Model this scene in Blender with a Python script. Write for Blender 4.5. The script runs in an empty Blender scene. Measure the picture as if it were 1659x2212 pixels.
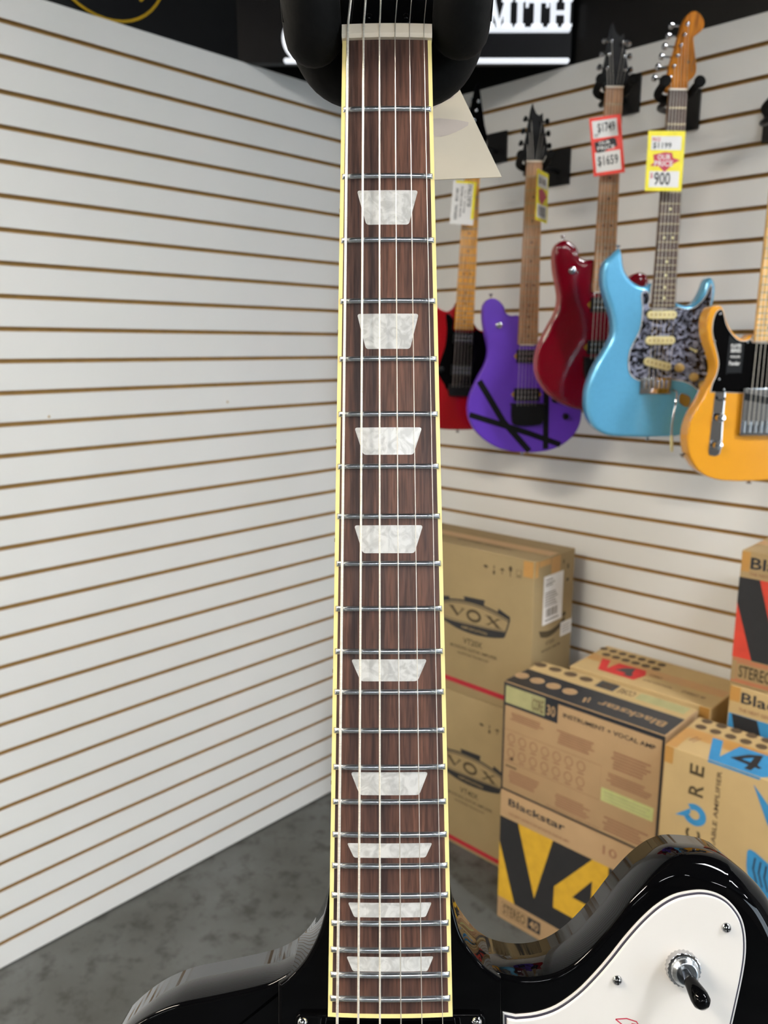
import bpy, bmesh, math, random
from mathutils import Matrix, Vector
random.seed(7)
scene = bpy.context.scene
COL = scene.collection

# ------------------------------------------------------------------ camera, world, exposure
YAW, PITCH = 0.762956, 0.203716
cam_d = bpy.data.cameras.new('camera'); cam = bpy.data.objects.new('camera', cam_d); COL.objects.link(cam)
fwd = Vector((-math.sin(YAW) * math.cos(PITCH), math.cos(YAW) * math.cos(PITCH), -math.sin(PITCH)))
rgt = Vector((math.cos(YAW), math.sin(YAW), 0)); upv = rgt.cross(fwd)
CAM = Vector((2.00859, -2.17763, 1.63141))
cam.matrix_world = Matrix(((rgt.x, upv.x, -fwd.x, CAM.x), (rgt.y, upv.y, -fwd.y, CAM.y), (rgt.z, upv.z, -fwd.z, CAM.z), (0, 0, 0, 1)))
cam_d.sensor_fit = 'VERTICAL'; cam_d.sensor_height = 24.0; cam_d.lens = 24.0 * 1714.8 / 2212
cam_d.clip_start = 0.02; cam_d.clip_end = 60
cam_d.dof.use_dof = True; cam_d.dof.focus_distance = 0.385; cam_d.dof.aperture_fstop = 9.8
scene.camera = cam

world = bpy.data.worlds.new('world'); scene.world = world; world.use_nodes = True
bg = world.node_tree.nodes['Background']; bg.inputs[0].default_value = (0.95, 0.97, 1.0, 1); bg.inputs[1].default_value = 0.10

scene.view_settings.view_transform = 'Standard'; scene.view_settings.look = 'None'
scene.view_settings.exposure = 1.04; scene.view_settings.gamma = 1.0
scene.view_settings.use_curve_mapping = False
LIGHT_STRENGTH = 66.0
WINDOW_STRENGTH = 6.0

# ------------------------------------------------------------------ materials
def lin(r, g, b):
    f = lambda c: (c / 255 / 12.92) if c / 255 <= 0.04045 else ((c / 255 + 0.055) / 1.055) ** 2.4
    return (f(r), f(g), f(b), 1)

def new_mat(name):
    m = bpy.data.materials.new(name); m.use_nodes = True
    return m, m.node_tree.nodes, m.node_tree.links, m.node_tree.nodes['Principled BSDF']

def mat(name, col, rough=0.5, metal=0.0, coat=0.0, var=0.08, scale=40, bump=0.0, spec=0.5, stretch=None):
    """plain coloured surface with a little procedural variation"""
    m, N, L, P = new_mat(name)
    P.inputs['Roughness'].default_value = rough; P.inputs['Metallic'].default_value = metal
    P.inputs['Coat Weight'].default_value = coat; P.inputs['Coat Roughness'].default_value = 0.03
    P.inputs['Specular IOR Level'].default_value = spec
    tc = N.new('ShaderNodeTexCoord'); nz = N.new('ShaderNodeTexNoise'); nz.inputs['Scale'].default_value = scale
    nz.inputs['Detail'].default_value = 4
    src = tc.outputs['Object']
    if stretch:
        mp = N.new('ShaderNodeMapping'); mp.inputs['Scale'].default_value = stretch
        L.new(src, mp.inputs[0]); src = mp.outputs[0]
    L.new(src, nz.inputs['Vector'])
    r = N.new('ShaderNodeValToRGB')
    r.color_ramp.elements[0].position = 0.3; r.color_ramp.elements[1].position = 0.7
    r.color_ramp.elements[0].color = tuple(c * (1 - var) for c in col[:3]) + (1,)
    r.color_ramp.elements[1].color = tuple(min(1, c * (1 + var)) for c in col[:3]) + (1,)
    L.new(nz.outputs['Fac'], r.inputs[0]); L.new(r.outputs[0], P.inputs['Base Color'])
    if bump:
        b = N.new('ShaderNodeBump'); b.inputs['Strength'].default_value = bump; b.inputs['Distance'].default_value = 0.002
        L.new(nz.outputs['Fac'], b.inputs['Height']); L.new(b.outputs[0], P.inputs['Normal'])
    return m

def mat_wood(name, c0, c1, c2, rough, sx, sy, coat=0.0, pore=0.0, fine=(5, 5), spec=0.4):
    """grain running along local Y"""
    m, N, L, P = new_mat(name)
    P.inputs['Roughness'].default_value = rough; P.inputs['Coat Weight'].default_value = coat; P.inputs['Specular IOR Level'].default_value = spec
    tc = N.new('ShaderNodeTexCoord'); mp = N.new('ShaderNodeMapping'); mp.inputs['Scale'].default_value = (sx, sy, sx)
    n1 = N.new('ShaderNodeTexNoise'); n1.inputs['Scale'].default_value = 1; n1.inputs['Detail'].default_value = 6; n1.inputs['Roughness'].default_value = 0.66
    L.new(tc.outputs['Object'], mp.inputs[0]); L.new(mp.outputs[0], n1.inputs['Vector'])
    r = N.new('ShaderNodeValToRGB'); cr = r.color_ramp
    cr.elements[0].position = 0.34; cr.elements[0].color = c0
    cr.elements[1].position = 0.66; cr.elements[1].color = c2
    e = cr.elements.new(0.48); e.color = c1
    L.new(n1.outputs['Fac'], r.inputs[0])
    mp2 = N.new('ShaderNodeMapping'); mp2.inputs['Scale'].default_value = (sx * fine[0], sy * fine[1], sx * fine[0])
    n2 = N.new('ShaderNodeTexNoise'); n2.inputs['Scale'].default_value = 1; n2.inputs['Detail'].default_value = 3
    L.new(tc.outputs['Object'], mp2.inputs[0]); L.new(mp2.outputs[0], n2.inputs['Vector'])
    r2 = N.new('ShaderNodeValToRGB'); r2.color_ramp.elements[0].position = 0.36; r2.color_ramp.elements[1].position = 0.62
    r2.color_ramp.elements[0].color = (0.62, 0.6, 0.6, 1); r2.color_ramp.elements[1].color = (1.25, 1.22, 1.2, 1)
    L.new(n2.outputs['Fac'], r2.inputs[0])
    mx = N.new('ShaderNodeMix'); mx.data_type = 'RGBA'; mx.blend_type = 'MULTIPLY'; mx.inputs[0].default_value = 1.0
    L.new(r.outputs[0], mx.inputs[6]); L.new(r2.outputs[0], mx.inputs[7]); L.new(mx.outputs[2], P.inputs['Base Color'])
    if pore:
        b = N.new('ShaderNodeBump'); b.inputs['Strength'].default_value = pore; b.inputs['Distance'].default_value = 0.0005
        L.new(n2.outputs['Fac'], b.inputs['Height']); L.new(b.outputs[0], P.inputs['Normal'])
    return m

def mat_pearl(name, c0, c1, scale, rough=0.25):
    m, N, L, P = new_mat(name)
    P.inputs['Roughness'].default_value = rough
    tc = N.new('ShaderNodeTexCoord'); n0 = N.new('ShaderNodeTexNoise'); n0.inputs['Scale'].default_value = scale; n0.inputs['Distortion'].default_value = 1.6
    n0.inputs['Detail'].default_value = 3
    L.new(tc.outputs['Object'], n0.inputs['Vector'])
    r = N.new('ShaderNodeValToRGB'); r.color_ramp.elements[0].position = 0.38; r.color_ramp.elements[1].position = 0.62
    r.color_ramp.elements[0].color = c0; r.color_ramp.elements[1].color = c1
    L.new(n0.outputs['Fac'], r.inputs[0]); L.new(r.outputs[0], P.inputs['Base Color'])
    return m

def mat_voro(name, c0, c1, scale):
    m, N, L, P = new_mat(name)
    P.inputs['Roughness'].default_value = 0.12
    tc = N.new('ShaderNodeTexCoord'); v = N.new('ShaderNodeTexVoronoi'); v.inputs['Scale'].default_value = scale
    L.new(tc.outputs['Object'], v.inputs['Vector'])
    r = N.new('ShaderNodeValToRGB'); r.color_ramp.elements[0].position = 0.35; r.color_ramp.elements[1].position = 0.95
    r.color_ramp.elements[0].color = c0; r.color_ramp.elements[1].color = c1
    sp = N.new('ShaderNodeSeparateColor'); L.new(v.outputs['Color'], sp.inputs[0])
    L.new(sp.outputs[0], r.inputs[0]); L.new(r.outputs[0], P.inputs['Base Color'])
    return m

def mat_floor():
    m, N, L, P = new_mat('concrete_floor')
    tc = N.new('ShaderNodeTexCoord')
    def noise(s, d, ro=0.6):
        n = N.new('ShaderNodeTexNoise'); n.inputs['Scale'].default_value = s; n.inputs['Detail'].default_value = d; n.inputs['Roughness'].default_value = ro
        L.new(tc.outputs['Object'], n.inputs['Vector']); return n
    a, b = noise(2.2, 6), noise(16, 5, 0.65)
    ra = N.new('ShaderNodeValToRGB'); ra.color_ramp.elements[0].position = 0.35; ra.color_ramp.elements[1].position = 0.7
    ra.color_ramp.elements[0].color = lin(66, 67, 64); ra.color_ramp.elements[1].color = lin(92, 95, 95)
    L.new(a.outputs['Fac'], ra.inputs[0])
    rb = N.new('ShaderNodeValToRGB'); rb.color_ramp.elements[0].position = 0.34; rb.color_ramp.elements[1].position = 0.50
    rb.color_ramp.elements[0].color = (0.36, 0.34, 0.30, 1); rb.color_ramp.elements[1].color = (1, 1, 1, 1)
    L.new(b.outputs['Fac'], rb.inputs[0])
    mx = N.new('ShaderNodeMix'); mx.data_type = 'RGBA'; mx.blend_type = 'MULTIPLY'; mx.inputs[0].default_value = 0.85
    L.new(ra.outputs[0], mx.inputs[6]); L.new(rb.outputs[0], mx.inputs[7]); L.new(mx.outputs[2], P.inputs['Base Color'])
    P.inputs['Roughness'].default_value = 0.5
    return m

def mat_emit(name, col, s):
    m, N, L, P = new_mat(name)
    P.inputs['Base Color'].default_value = (0.8, 0.8, 0.8, 1)
    P.inputs['Emission Color'].default_value = col; P.inputs['Emission Strength'].default_value = s
    return m

M = {}
M['slat'] = mat('white_laminate', lin(226, 226, 223), 0.38, var=0.015, scale=3)
M['mdf'] = mat('brown_fibreboard', lin(178, 138, 78), 0.85, var=0.10, scale=30)
M['black_wall'] = mat('black_paint', lin(9, 9, 10), 0.45, var=0.2, scale=8, spec=0.25)
M['pale_wall'] = mat('grey_paint', lin(118, 114, 108), 0.8, var=0.03, scale=3)
M['ceiling'] = mat('dark_ceiling_paint', lin(70, 70, 72), 0.9, var=0.1, scale=3)
M['floor'] = mat_floor()
M['gloss_black'] = mat('gloss_black_lacquer', lin(5, 5, 6), 0.03, var=0.0, spec=0.14)
M['black'] = mat('black_plastic', lin(10, 10, 11), 0.4, var=0.15, spec=0.2)
M['satin_black'] = mat('satin_black', lin(12, 12, 13), 0.5, var=0.15, spec=0.2)
M['foam'] = mat('black_foam', lin(12, 12, 12), 0.8, var=0.12, scale=300, bump=0.15, spec=0.2)
M['chrome'] = mat('chrome', lin(200, 200, 202), 0.07, metal=1.0, var=0.03, scale=200)
M['nickel'] = mat('fret_nickel', lin(200, 205, 210), 0.24, metal=1.0, var=0.06, scale=400)
M['dull_fret'] = mat('dull_fret', lin(150, 138, 112), 0.4, metal=0.8, var=0.05)
M['steel'] = mat('string_steel', lin(232, 226, 214), 0.3, metal=0.75, var=0.05, scale=500)
M['bronze'] = mat('wound_string', lin(244, 236, 220), 0.4, metal=0.45, var=0.12, scale=60, stretch=(1, 30, 1))
M['rosewood'] = mat_wood('rosewood_board', lin(48, 36, 35), lin(80, 56, 48), lin(108, 74, 59), 0.42, 95, 3.2, pore=0.3, fine=(9, 16))
M['binding'] = mat('cream_binding', lin(250, 232, 158), 0.35, var=0.03, scale=60)
M['bone'] = mat('bone_nut', lin(244, 230, 208), 0.4, var=0.02)
M['pearl'] = mat_pearl('pearl_inlay', lin(188, 188, 185), lin(216, 216, 213), 160)
M['white_ply'] = mat('white_ply', lin(220, 216, 211), 0.28, var=0.01)
M['dark_ply'] = mat('dark_ply', lin(52, 50, 62), 0.4)
M['crimson'] = mat('crimson_print', lin(190, 30, 60), 0.4)
M['paper'] = mat('cream_paper', lin(226, 212, 188), 0.7, var=0.05, scale=18)
M['paper_ghost'] = mat('ghost_print', lin(212, 196, 182), 0.7, var=0.08, scale=25)
M['purple'] = mat('purple_satin', lin(88, 42, 172), 0.42, var=0.02)
M['dark_red'] = mat('dark_red_gloss', lin(104, 0, 18), 0.08, coat=0.5, var=0.06, scale=8)
M['pink_edge'] = mat('pink_binding', lin(170, 90, 84), 0.4)
M['red'] = mat('red_gloss', lin(150, 12, 20), 0.12, coat=0.4, var=0.03)
M['blue'] = mat('blue_metallic', lin(104, 186, 230), 0.22, metal=0.35, coat=0.6, var=0.03, scale=120)
M['butterscotch'] = mat('butterscotch_gloss', lin(226, 156, 34), 0.14, coat=0.4, var=0.03, scale=10)
M['roasted'] = mat_wood('roasted_maple', lin(150, 108, 70), lin(168, 124, 84), lin(182, 140, 98), 0.45, 60, 4)
M['maple'] = mat_wood('gloss_maple', lin(196, 132, 34), lin(212, 150, 48), lin(224, 166, 66), 0.25, 50, 4, coat=0.3)
M['amber'] = mat_wood('amber_maple', lin(168, 98, 6), lin(178, 108, 10), lin(186, 118, 16), 0.55, 50, 4, spec=0.15)
M['maple_pale'] = mat_wood('pale_maple', lin(214, 166, 92), lin(226, 182, 110), lin(234, 194, 126), 0.3, 50, 4, coat=0.3)
M['dark_rosewood'] = mat_wood('dark_rosewood', lin(58, 44, 38), lin(78, 60, 52), lin(92, 72, 62), 0.5, 80, 5)
M['pearloid_black'] = mat_voro('black_pearloid', lin(14, 15, 24), lin(150, 156, 180), 150)
M['cream'] = mat('aged_cream', lin(226, 216, 160), 0.35)
M['gold_knob'] = mat('tan_knob', lin(176, 146, 84), 0.4)
M['gold'] = mat('brass', lin(200, 160, 60), 0.3, metal=1)
M['marker'] = mat('dark_marker', lin(60, 42, 30), 0.5)
M['card'] = mat('cardboard', lin(170, 144, 102), 0.85, var=0.04, scale=14)
M['card_olive'] = mat('cardboard_olive', lin(154, 133, 95), 0.85, var=0.04, scale=14)
M['card_pale'] = mat('cardboard_pale', lin(190, 163, 114), 0.85, var=0.04, scale=14)
M['card_pink'] = mat('cardboard_pink', lin(172, 141, 103), 0.85, var=0.04, scale=14)
M['tape'] = mat('packing_tape', lin(186, 138, 72), 0.3, var=0.04)
M['ink'] = mat('black_ink', lin(34, 34, 36), 0.6)
M['ink_soft'] = mat('faded_ink', lin(92, 74, 52), 0.8)
M['ink_olive'] = mat('olive_ink', lin(74, 62, 38), 0.8)
M['ink_brown'] = mat('brown_ink', lin(146, 106, 78), 0.8)
M['ink_navy'] = mat('navy_ink', lin(38, 40, 46), 0.35)
M['stripe_red'] = mat('red_stripe_ink', lin(170, 26, 42), 0.7)
M['ink_red'] = mat('red_ink', lin(206, 52, 50), 0.7)
M['ink_orange'] = mat('orange_red_ink', lin(206, 64, 44), 0.7)
M['ink_yellow'] = mat('yellow_ink', lin(206, 162, 40), 0.7)
M['ink_blue'] = mat('blue_ink', lin(52, 136, 188), 0.7)
M['ink_green'] = mat('pale_green_ink', lin(180, 186, 120), 0.7)
M['ink_sage'] = mat('sage_ink', lin(168, 164, 116), 0.7)
M['label'] = mat('white_label', lin(232, 230, 226), 0.5, var=0.01)
M['tag_red'] = mat('tag_red', lin(238, 62, 44), 0.5)
M['tag_yellow'] = mat('tag_yellow', lin(244, 228, 32), 0.5)
M['sign_black'] = mat('sign_face', lin(9, 9, 12), 0.45, var=0.1, spec=0.2)
M['sign_lit'] = mat_emit('lit_letters', (0.84, 0.90, 1.0, 1), 0.33)
M['emblem_yellow'] = mat('emblem_yellow', lin(176, 140, 22), 0.6, spec=0.2)
M['daylight'] = mat_emit('daylit_glass', (0.74, 0.88, 1.0, 1), WINDOW_STRENGTH)
M['lamp_body'] = mat('white_metal_housing', lin(230, 230, 228), 0.5)
M['lamp_warm'] = mat_emit('warm_diffuser', (1.0, 0.89, 0.74, 1), LIGHT_STRENGTH * 1.45)
M['lamp_cool'] = mat_emit('cool_diffuser', (0.95, 0.975, 1.0, 1), LIGHT_STRENGTH)

# ------------------------------------------------------------------ mesh helpers
S = 0.001

def catmull(pts, n=5, closed=True):
    out = []; k = len(pts)
    rng = range(k) if closed else range(k - 1)
    for i in rng:
        g = (lambda j: pts[j % k]) if closed else (lambda j: pts[max(0, min(k - 1, j))])
        p0, p1, p2, p3 = g(i - 1), g(i), g(i + 1), g(i + 2)
        for s in range(n):
            t = s / n
            out.append(tuple(0.5 * (2 * b + (c - a) * t + (2 * a - 5 * b + 4 * c - d) * t * t + (3 * b - a - 3 * c + d) * t ** 3)
                             for a, b, c, d in zip(p0, p1, p2, p3)))
    if not closed: out.append(tuple(pts[-1]))
    return out

def area(o): return 0.5 * sum(o[i][0] * o[(i + 1) % len(o)][1] - o[(i + 1) % len(o)][0] * o[i][1] for i in range(len(o)))

def ccw(o): return list(o) if area(o) > 0 else list(reversed(o))

_lim = {}
def offsets(o):
    """inward mitre vector and largest safe inset for every corner of a ccw outline"""
    key = tuple(o)
    if key in _lim: return _lim[key]
    n = len(o); V = []; R = []
    for i in range(n):
        (ax, ay), (bx, by), (cx, cy) = o[i - 1], o[i], o[(i + 1) % n]
        l1 = math.hypot(bx - ax, by - ay) or 1e-9; l2 = math.hypot(cx - bx, cy - by) or 1e-9
        n1 = (-(by - ay) / l1, (bx - ax) / l1); n2 = (-(cy - by) / l2, (cx - bx) / l2)
        k = max(0.45, 1 + n1[0] * n2[0] + n1[1] * n2[1]); V.append(((n1[0] + n2[0]) / k, (n1[1] + n2[1]) / k))
    for i in range(n):
        ux, uy = V[i]; l = math.hypot(ux, uy) or 1; ux /= l; uy /= l; r = 1e9
        for j in range(n):
            if j == i: continue
            dx, dy = o[j][0] - o[i][0], o[j][1] - o[i][1]; p = dx * ux + dy * uy
            if p > 1e-6 and min(abs(i - j), n - abs(i - j)) > 1: r = min(r, (dx * dx + dy * dy) / (2 * p))
        R.append(r * 0.82)
    for _ in range(2): R = [min(R[i], 0.5 * (R[i - 1] + R[(i + 1) % n])) for i in range(n)]
    _lim[key] = (V, R); return _lim[key]

def inset(o, d):
    V, R = offsets(list(o))
    return [(x + v[0] * min(d, r), y + v[1] * min(d, r)) for (x, y), v, r in zip(o, V, R)]

def rrect(x0, y0, x1, y1, r, k=4):
    o = []
    for cx, cy, a0 in ((x1 - r, y0 + r, -90), (x1 - r, y1 - r, 0), (x0 + r, y1 - r, 90), (x0 + r, y0 + r, 180)):
        o += [(cx + r * math.cos(math.radians(a0 + 90 * i / k)), cy + r * math.sin(math.radians(a0 + 90 * i / k))) for i in range(k + 1)]
    return o

class MB:
    """collects shapes given in millimetres (in the parent's frame)"""
    def __init__(s): s.v = []; s.f = []; s.m = []; s.mi = 0; s.T = Matrix.Identity(4)
    def add(s, vs, fs):
        b = len(s.v)
        s.v += [tuple(s.T @ Vector(p)) for p in vs]
        s.f += [tuple(b + i for i in q) for q in fs]; s.m += [s.mi] * len(fs); return s
    def box(s, x0, x1, y0, y1, z0, z1):
        vs = [(x, y, z) for z in (z0, z1) for y in (y0, y1) for x in (x0, x1)]
        return s.add(vs, [(0, 2, 3, 1), (4, 5, 7, 6), (0, 1, 5, 4), (2, 6, 7, 3), (0, 4, 6, 2), (1, 3, 7, 5)])
    def rings(s, outline, lv, cap0=True, cap1=True):
        """stack of (inset, z) copies of an outline, capped"""
        o = ccw(outline); n = len(o); vs = []; fs = []
        for d, z in lv: vs += [(x, y, z) for x, y in (inset(o, d) if d else o)]
        for k in range(len(lv) - 1):
            for i in range(n):
                j = (i + 1) % n; fs.append((k * n + i, k * n + j, (k + 1) * n + j, (k + 1) * n + i))
        if cap0: fs.append(tuple(reversed(range(n))))
        if cap1: b = (len(lv) - 1) * n; fs.append(tuple(range(b, b + n)))
        return s.add(vs, fs)
    def slab(s, outline, z0, z1, r=0.0, rb=None, k=4):
        """extruded outline with rounded front (z1) and back edges"""
        rb = r if rb is None else rb
        lv = []
        if rb:
            lv.append((rb + 1, z0))
            lv += [(rb * (1 - math.cos(a)), z0 + rb * (1 - math.sin(a))) for a in [math.pi / 2 * (1 - i / k) for i in range(k + 1)]]
            lv[1] = (rb, z0)
            lv = [lv[0]] + [(rb * (1 - math.sin(t)), z0 + rb * (1 - math.cos(t))) for t in [math.pi / 2 * i / k for i in range(k + 1)]]
        else: lv.append((0, z0))
        if r:
            lv += [(r * (1 - math.cos(t)), z1 - r + r * math.sin(t)) for t in [math.pi / 2 * i / k for i in range(k + 1)]] + [(r + 1, z1)]
        else: lv.append((0, z1))
        return s.rings(outline, lv)
    def slabv(s, outline, z0, z1, rad, rb=1.5, k=6):
        """extruded outline whose front rounding radius varies: rad(x, y)"""
        o = ccw(outline); V, Rm = offsets(o); n = len(o); rows = []
        rr = [min(rad(x, y), Rm[i]) for i, (x, y) in enumerate(o)]
        def row(d, z): rows.append([(x + V[i][0] * d(i), y + V[i][1] * d(i), z(i)) for i, (x, y) in enumerate(o)])
        row(lambda i: min(rb + 1, Rm[i]), lambda i: z0); row(lambda i: min(rb, Rm[i]), lambda i: z0); row(lambda i: 0, lambda i: z0 + rb)
        for t in range(k + 1):
            a = math.pi / 2 * t / k
            row(lambda i: rr[i] * (1 - math.cos(a)), lambda i: z1 - rr[i] + rr[i] * math.sin(a))
        row(lambda i: min(rr[i] + 1, max(Rm[i], rr[i])), lambda i: z1)
        vs = [p for r in rows for p in r]; fs = []
        for q in range(len(rows) - 1):
            for i in range(n): j = (i + 1) % n; fs.append((q * n + i, q * n + j, (q + 1) * n + j, (q + 1) * n + i))
        fs.append(tuple(reversed(range(n)))); b = (len(rows) - 1) * n; fs.append(tuple(range(b, b + n)))
        return s.add(vs, fs)
    def flat(s, outline, z): o = ccw(outline); return s.add([(x, y, z) for x, y in o], [tuple(range(len(o)))])
    def rect(s, x0, y0, x1, y1, z): return s.flat([(x0, y0), (x1, y0), (x1, y1), (x0, y1)], z)
    def disc(s, cx, cy, rx, ry, z, n=20): return s.flat([(cx + rx * math.cos(2 * math.pi * i / n), cy + ry * math.sin(2 * math.pi * i / n)) for i in range(n)], z)
    def tube(s, path, rad, n=10, cap=True):
        P = [Vector(p) for p in path]; R = rad if isinstance(rad, (list, tuple)) else [rad] * len(P)
        vs = []; fs = []; prev = None
        for i, p in enumerate(P):
            t = (P[min(i + 1, len(P) - 1)] - P[max(i - 1, 0)]).normalized()
            if prev is None:
                a = Vector((0, 0, 1)) if abs(t.z) < 0.9 else Vector((1, 0, 0)); u = t.cross(a).normalized()
            else: u = (prev - t * prev.dot(t)).normalized()
            w = t.cross(u); prev = u
            vs += [tuple(p + (u * math.cos(2 * math.pi * k / n) + w * math.sin(2 * math.pi * k / n)) * R[i]) for k in range(n)]
        for i in range(len(P) - 1):
            for k in range(n):
                j = (k + 1) % n; fs.append((i * n + k, i * n + j, (i + 1) * n + j, (i + 1) * n + k))
        if cap: fs.append(tuple(reversed(range(n)))); b = (len(P) - 1) * n; fs.append(tuple(range(b, b + n)))
        return s.add(vs, fs)
    def lathe(s, prof, c=(0, 0, 0), n=20, ax=None):
        """profile (radius, height) turned about local z at c; ax tilts the axis"""
        q = Vector((0, 0, 1)).rotation_difference(Vector(ax).normalized()).to_matrix() if ax else Matrix.Identity(3)
        vs = []; fs = []
        for r, h in prof: vs += [tuple(q @ Vector((r * math.cos(2 * math.pi * k / n), r * math.sin(2 * math.pi * k / n), h)) + Vector(c)) for k in range(n)]
        for i in range(len(prof) - 1):
            for k in range(n):
                j = (k + 1) % n; fs.append((i * n + k, i * n + j, (i + 1) * n + j, (i + 1) * n + k))
        fs.append(tuple(reversed(range(n)))); b = (len(prof) - 1) * n; fs.append(tuple(range(b, b + n)))
        return s.add(vs, fs)
    def stroke(s, pts, w, z, closed=False):
        """flat ribbon of width w along a polyline"""
        n = len(pts); L_, R_ = [], []
        for i in range(n):
            a = pts[i - 1] if (closed or i) else pts[0]; b = pts[(i + 1) % n] if (closed or i < n - 1) else pts[-1]
            tx, ty = b[0] - a[0], b[1] - a[1]; l = math.hypot(tx, ty) or 1
            L_.append((pts[i][0] - ty / l * w / 2, pts[i][1] + tx / l * w / 2)); R_.append((pts[i][0] + ty / l * w / 2, pts[i][1] - tx / l * w / 2))
        vs = [(x, y, z) for x, y in R_ + L_]; m = n if closed else n - 1
        return s.add(vs, [(i, (i + 1) % n, n + (i + 1) % n, n + i) for i in range(m)])
    def text(s, body, x0, y0, x1, y1, z, rot=0, fit=True):
        vs, fs = glyphs(body)
        out = []
        for a, b in vs:
            if rot == 180: a, b = 1 - a, 1 - b
            elif rot == 90: a, b = 1 - b, a
            out.append((x0 + (x1 - x0) * a, y0 + (y1 - y0) * b, z))
        return s.add(out, fs)
    def mesh(s, name, mats, smooth=None):
        me = bpy.data.meshes.new(name); me.from_pydata([tuple(c * S for c in p) for p in s.v], [], s.f)
        for m in (mats if isinstance(mats, (list, tuple)) else [mats]): me.materials.append(m)
        if any(s.m): me.polygons.foreach_set('material_index', s.m)
        if smooth:
            me.polygons.foreach_set('use_smooth', [True] * len(me.polygons)); me.set_sharp_from_angle(angle=math.radians(smooth))
        me.update(); return me
    def build(s, name, mats, parent=None, smooth=None):
        return link(name, s.mesh(name, mats, smooth), parent)

def link(name, data, parent=None):
    o = bpy.data.objects.new(name, data); COL.objects.link(o)
    if parent: o.parent = parent
    return o

_gl = {}
def glyphs(body):
    if body not in _gl:
        c = bpy.data.curves.new('t', 'FONT'); c.body = body; c.resolution_u = 2; c.offset = 0.016
        o = bpy.data.objects.new('t', c); COL.objects.link(o)
        dg = bpy.context.evaluated_depsgraph_get(); me = bpy.data.meshes.new_from_object(o.evaluated_get(dg))
        xs = [v.co.x for v in me.vertices]; ys = [v.co.y for v in me.vertices]
        ax, bx, ay, by = min(xs), max(xs), min(ys), max(ys)
        vs = [((v.co.x - ax) / (bx - ax), (v.co.y - ay) / (by - ay)) for v in me.vertices]
        fs = []
        for p in me.polygons:
            q = tuple(p.vertices)
            A = area([vs[i] for i in q]); fs.append(q if A > 0 else tuple(reversed(q)))
        bpy.data.objects.remove(o); bpy.data.curves.remove(c); bpy.data.meshes.remove(me)
        _gl[body] = (vs, fs)
    return _gl[body]

def words(t, mt, items):
    for it in items: MB().text(*it).build('lettering', M[mt], t)

def tag(o, label=None, cat=None, group=None, kind=None):
    if label: o['label'] = label
    if cat: o['category'] = cat
    if group: o['group'] = group
    if kind: o['kind'] = kind
    return o

def empty(name, mw, label, cat, group=None):
    o = bpy.data.objects.new(name, None); COL.objects.link(o); o.empty_display_size = 0.05
    o.matrix_world = mw if isinstance(mw, Matrix) else Matrix.Translation(Vector(mw))
    return tag(o, label, cat, group)

def axes(o, x, y, z):
    return Matrix(((x[0], y[0], z[0], o[0]), (x[1], y[1], z[1], o[1]), (x[2], y[2], z[2], o[2]), (0, 0, 0, 1)))

# ------------------------------------------------------------------ the room
PITCH_MM, TOP = 76.2, 2438.4
RX, RY, RZ = 12.0, 9.0, 3.4          # room size, metres
def struct(name, m, material, parent=None, smooth=None):
    o = m.build(name, material, parent, smooth); 
    if parent is None: tag(o, kind='structure')
    return o
struct('floor', MB().box(-60, RX * 1000, -RY * 1000, 60, -80, 0), M['floor'])
struct('ceiling', MB().box(-60, RX * 1000, -RY * 1000, 60, RZ * 1000, RZ * 1000 + 60), M['ceiling'])
_RX = RX * 1000
struct('wall_far_side', MB().box(_RX, _RX + 60, -RY * 1000, 60, 0, 250).box(_RX, _RX + 60, -RY * 1000, 60, 2750, RZ * 1000).box(_RX, _RX + 60, -RY * 1000, -2900, 250, 2750).box(_RX, _RX + 60, -500, 60, 250, 2750), M['pale_wall'])
# shop window at the far end, bright with daylight
win = struct('window_1', MB().box(_RX + 30, _RX + 36, -2900, -500, 250, 2750), M['daylight'])
for k in range(3): MB().box(_RX - 10, _RX + 50, -2900 + 1200 * k - 30, -2900 + 1200 * k + 30, 250, 2750).build('window_frame', M['satin_black'], win)
struct('wall_back', MB().box(-60, RX * 1000 + 60, -RY * 1000 - 60, -RY * 1000, 0, RZ * 1000), M['pale_wall'])
# slatted panels: brown board behind, one white slat per 3 inches
wl = struct('wall_left', MB().box(-60, -14, -4880, 46, 4, TOP - 6), M['mdf'])
wr = struct('wall_right', MB().box(-14, 4880, 14, 60, 4, TOP - 6), M['mdf'])
GAP = 11.5
def slat(length, left):
    m = MB(); h = PITCH_MM - GAP; c = 1.2
    # white front lip with soft corners, brown core showing at the cut edges
    prof = [(0, c), (c, 0), (7, 0), (7, -0.01)]
    def bx(a0, a1, d0, d1, z0, z1):
        if left: m.box(-d1, -d0, a0, a1, z0, z1)
        else: m.box(a0, a1, d0, d1, z0, z1)
    m.mi = 0; bx(0, length, 0, 1.6, 0, h)
    m.mi = 1; bx(0, length, 1.6, 7, 0.4, h - 0.4)
    m.mi = 1; bx(0, length, 7, 14, 11, h - 11)
    return m.mesh('slat', [M['slat'], M['mdf']])
me_l, me_r = slat(4880, True), slat(4880, False)
for k in range(32):
    z = (TOP - PITCH_MM * (k + 1) + (GAP / 2 if k < 31 else GAP)) * S
    z = (TOP - PITCH_MM * (k + 1) + GAP / 2) * S
    o = link('slat', me_l, wl); o.location = (0, -4.88, z)
    o = link('slat', me_r, wr); o.location = (0, 0, z - 0.004)
struct('wall_left_rear', MB().box(-60, 0, -RY * 1000, -4880, 0, RZ * 1000), M['pale_wall'])
struct('wall_right_end', MB().box(4880, RX * 1000, 0, 60, 0, RZ * 1000), M['pale_wall'])
struct('wall_left_upper', MB().box(-60, -14, -4880, 60, TOP - 4, RZ * 1000), M['black_wall'])
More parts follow.
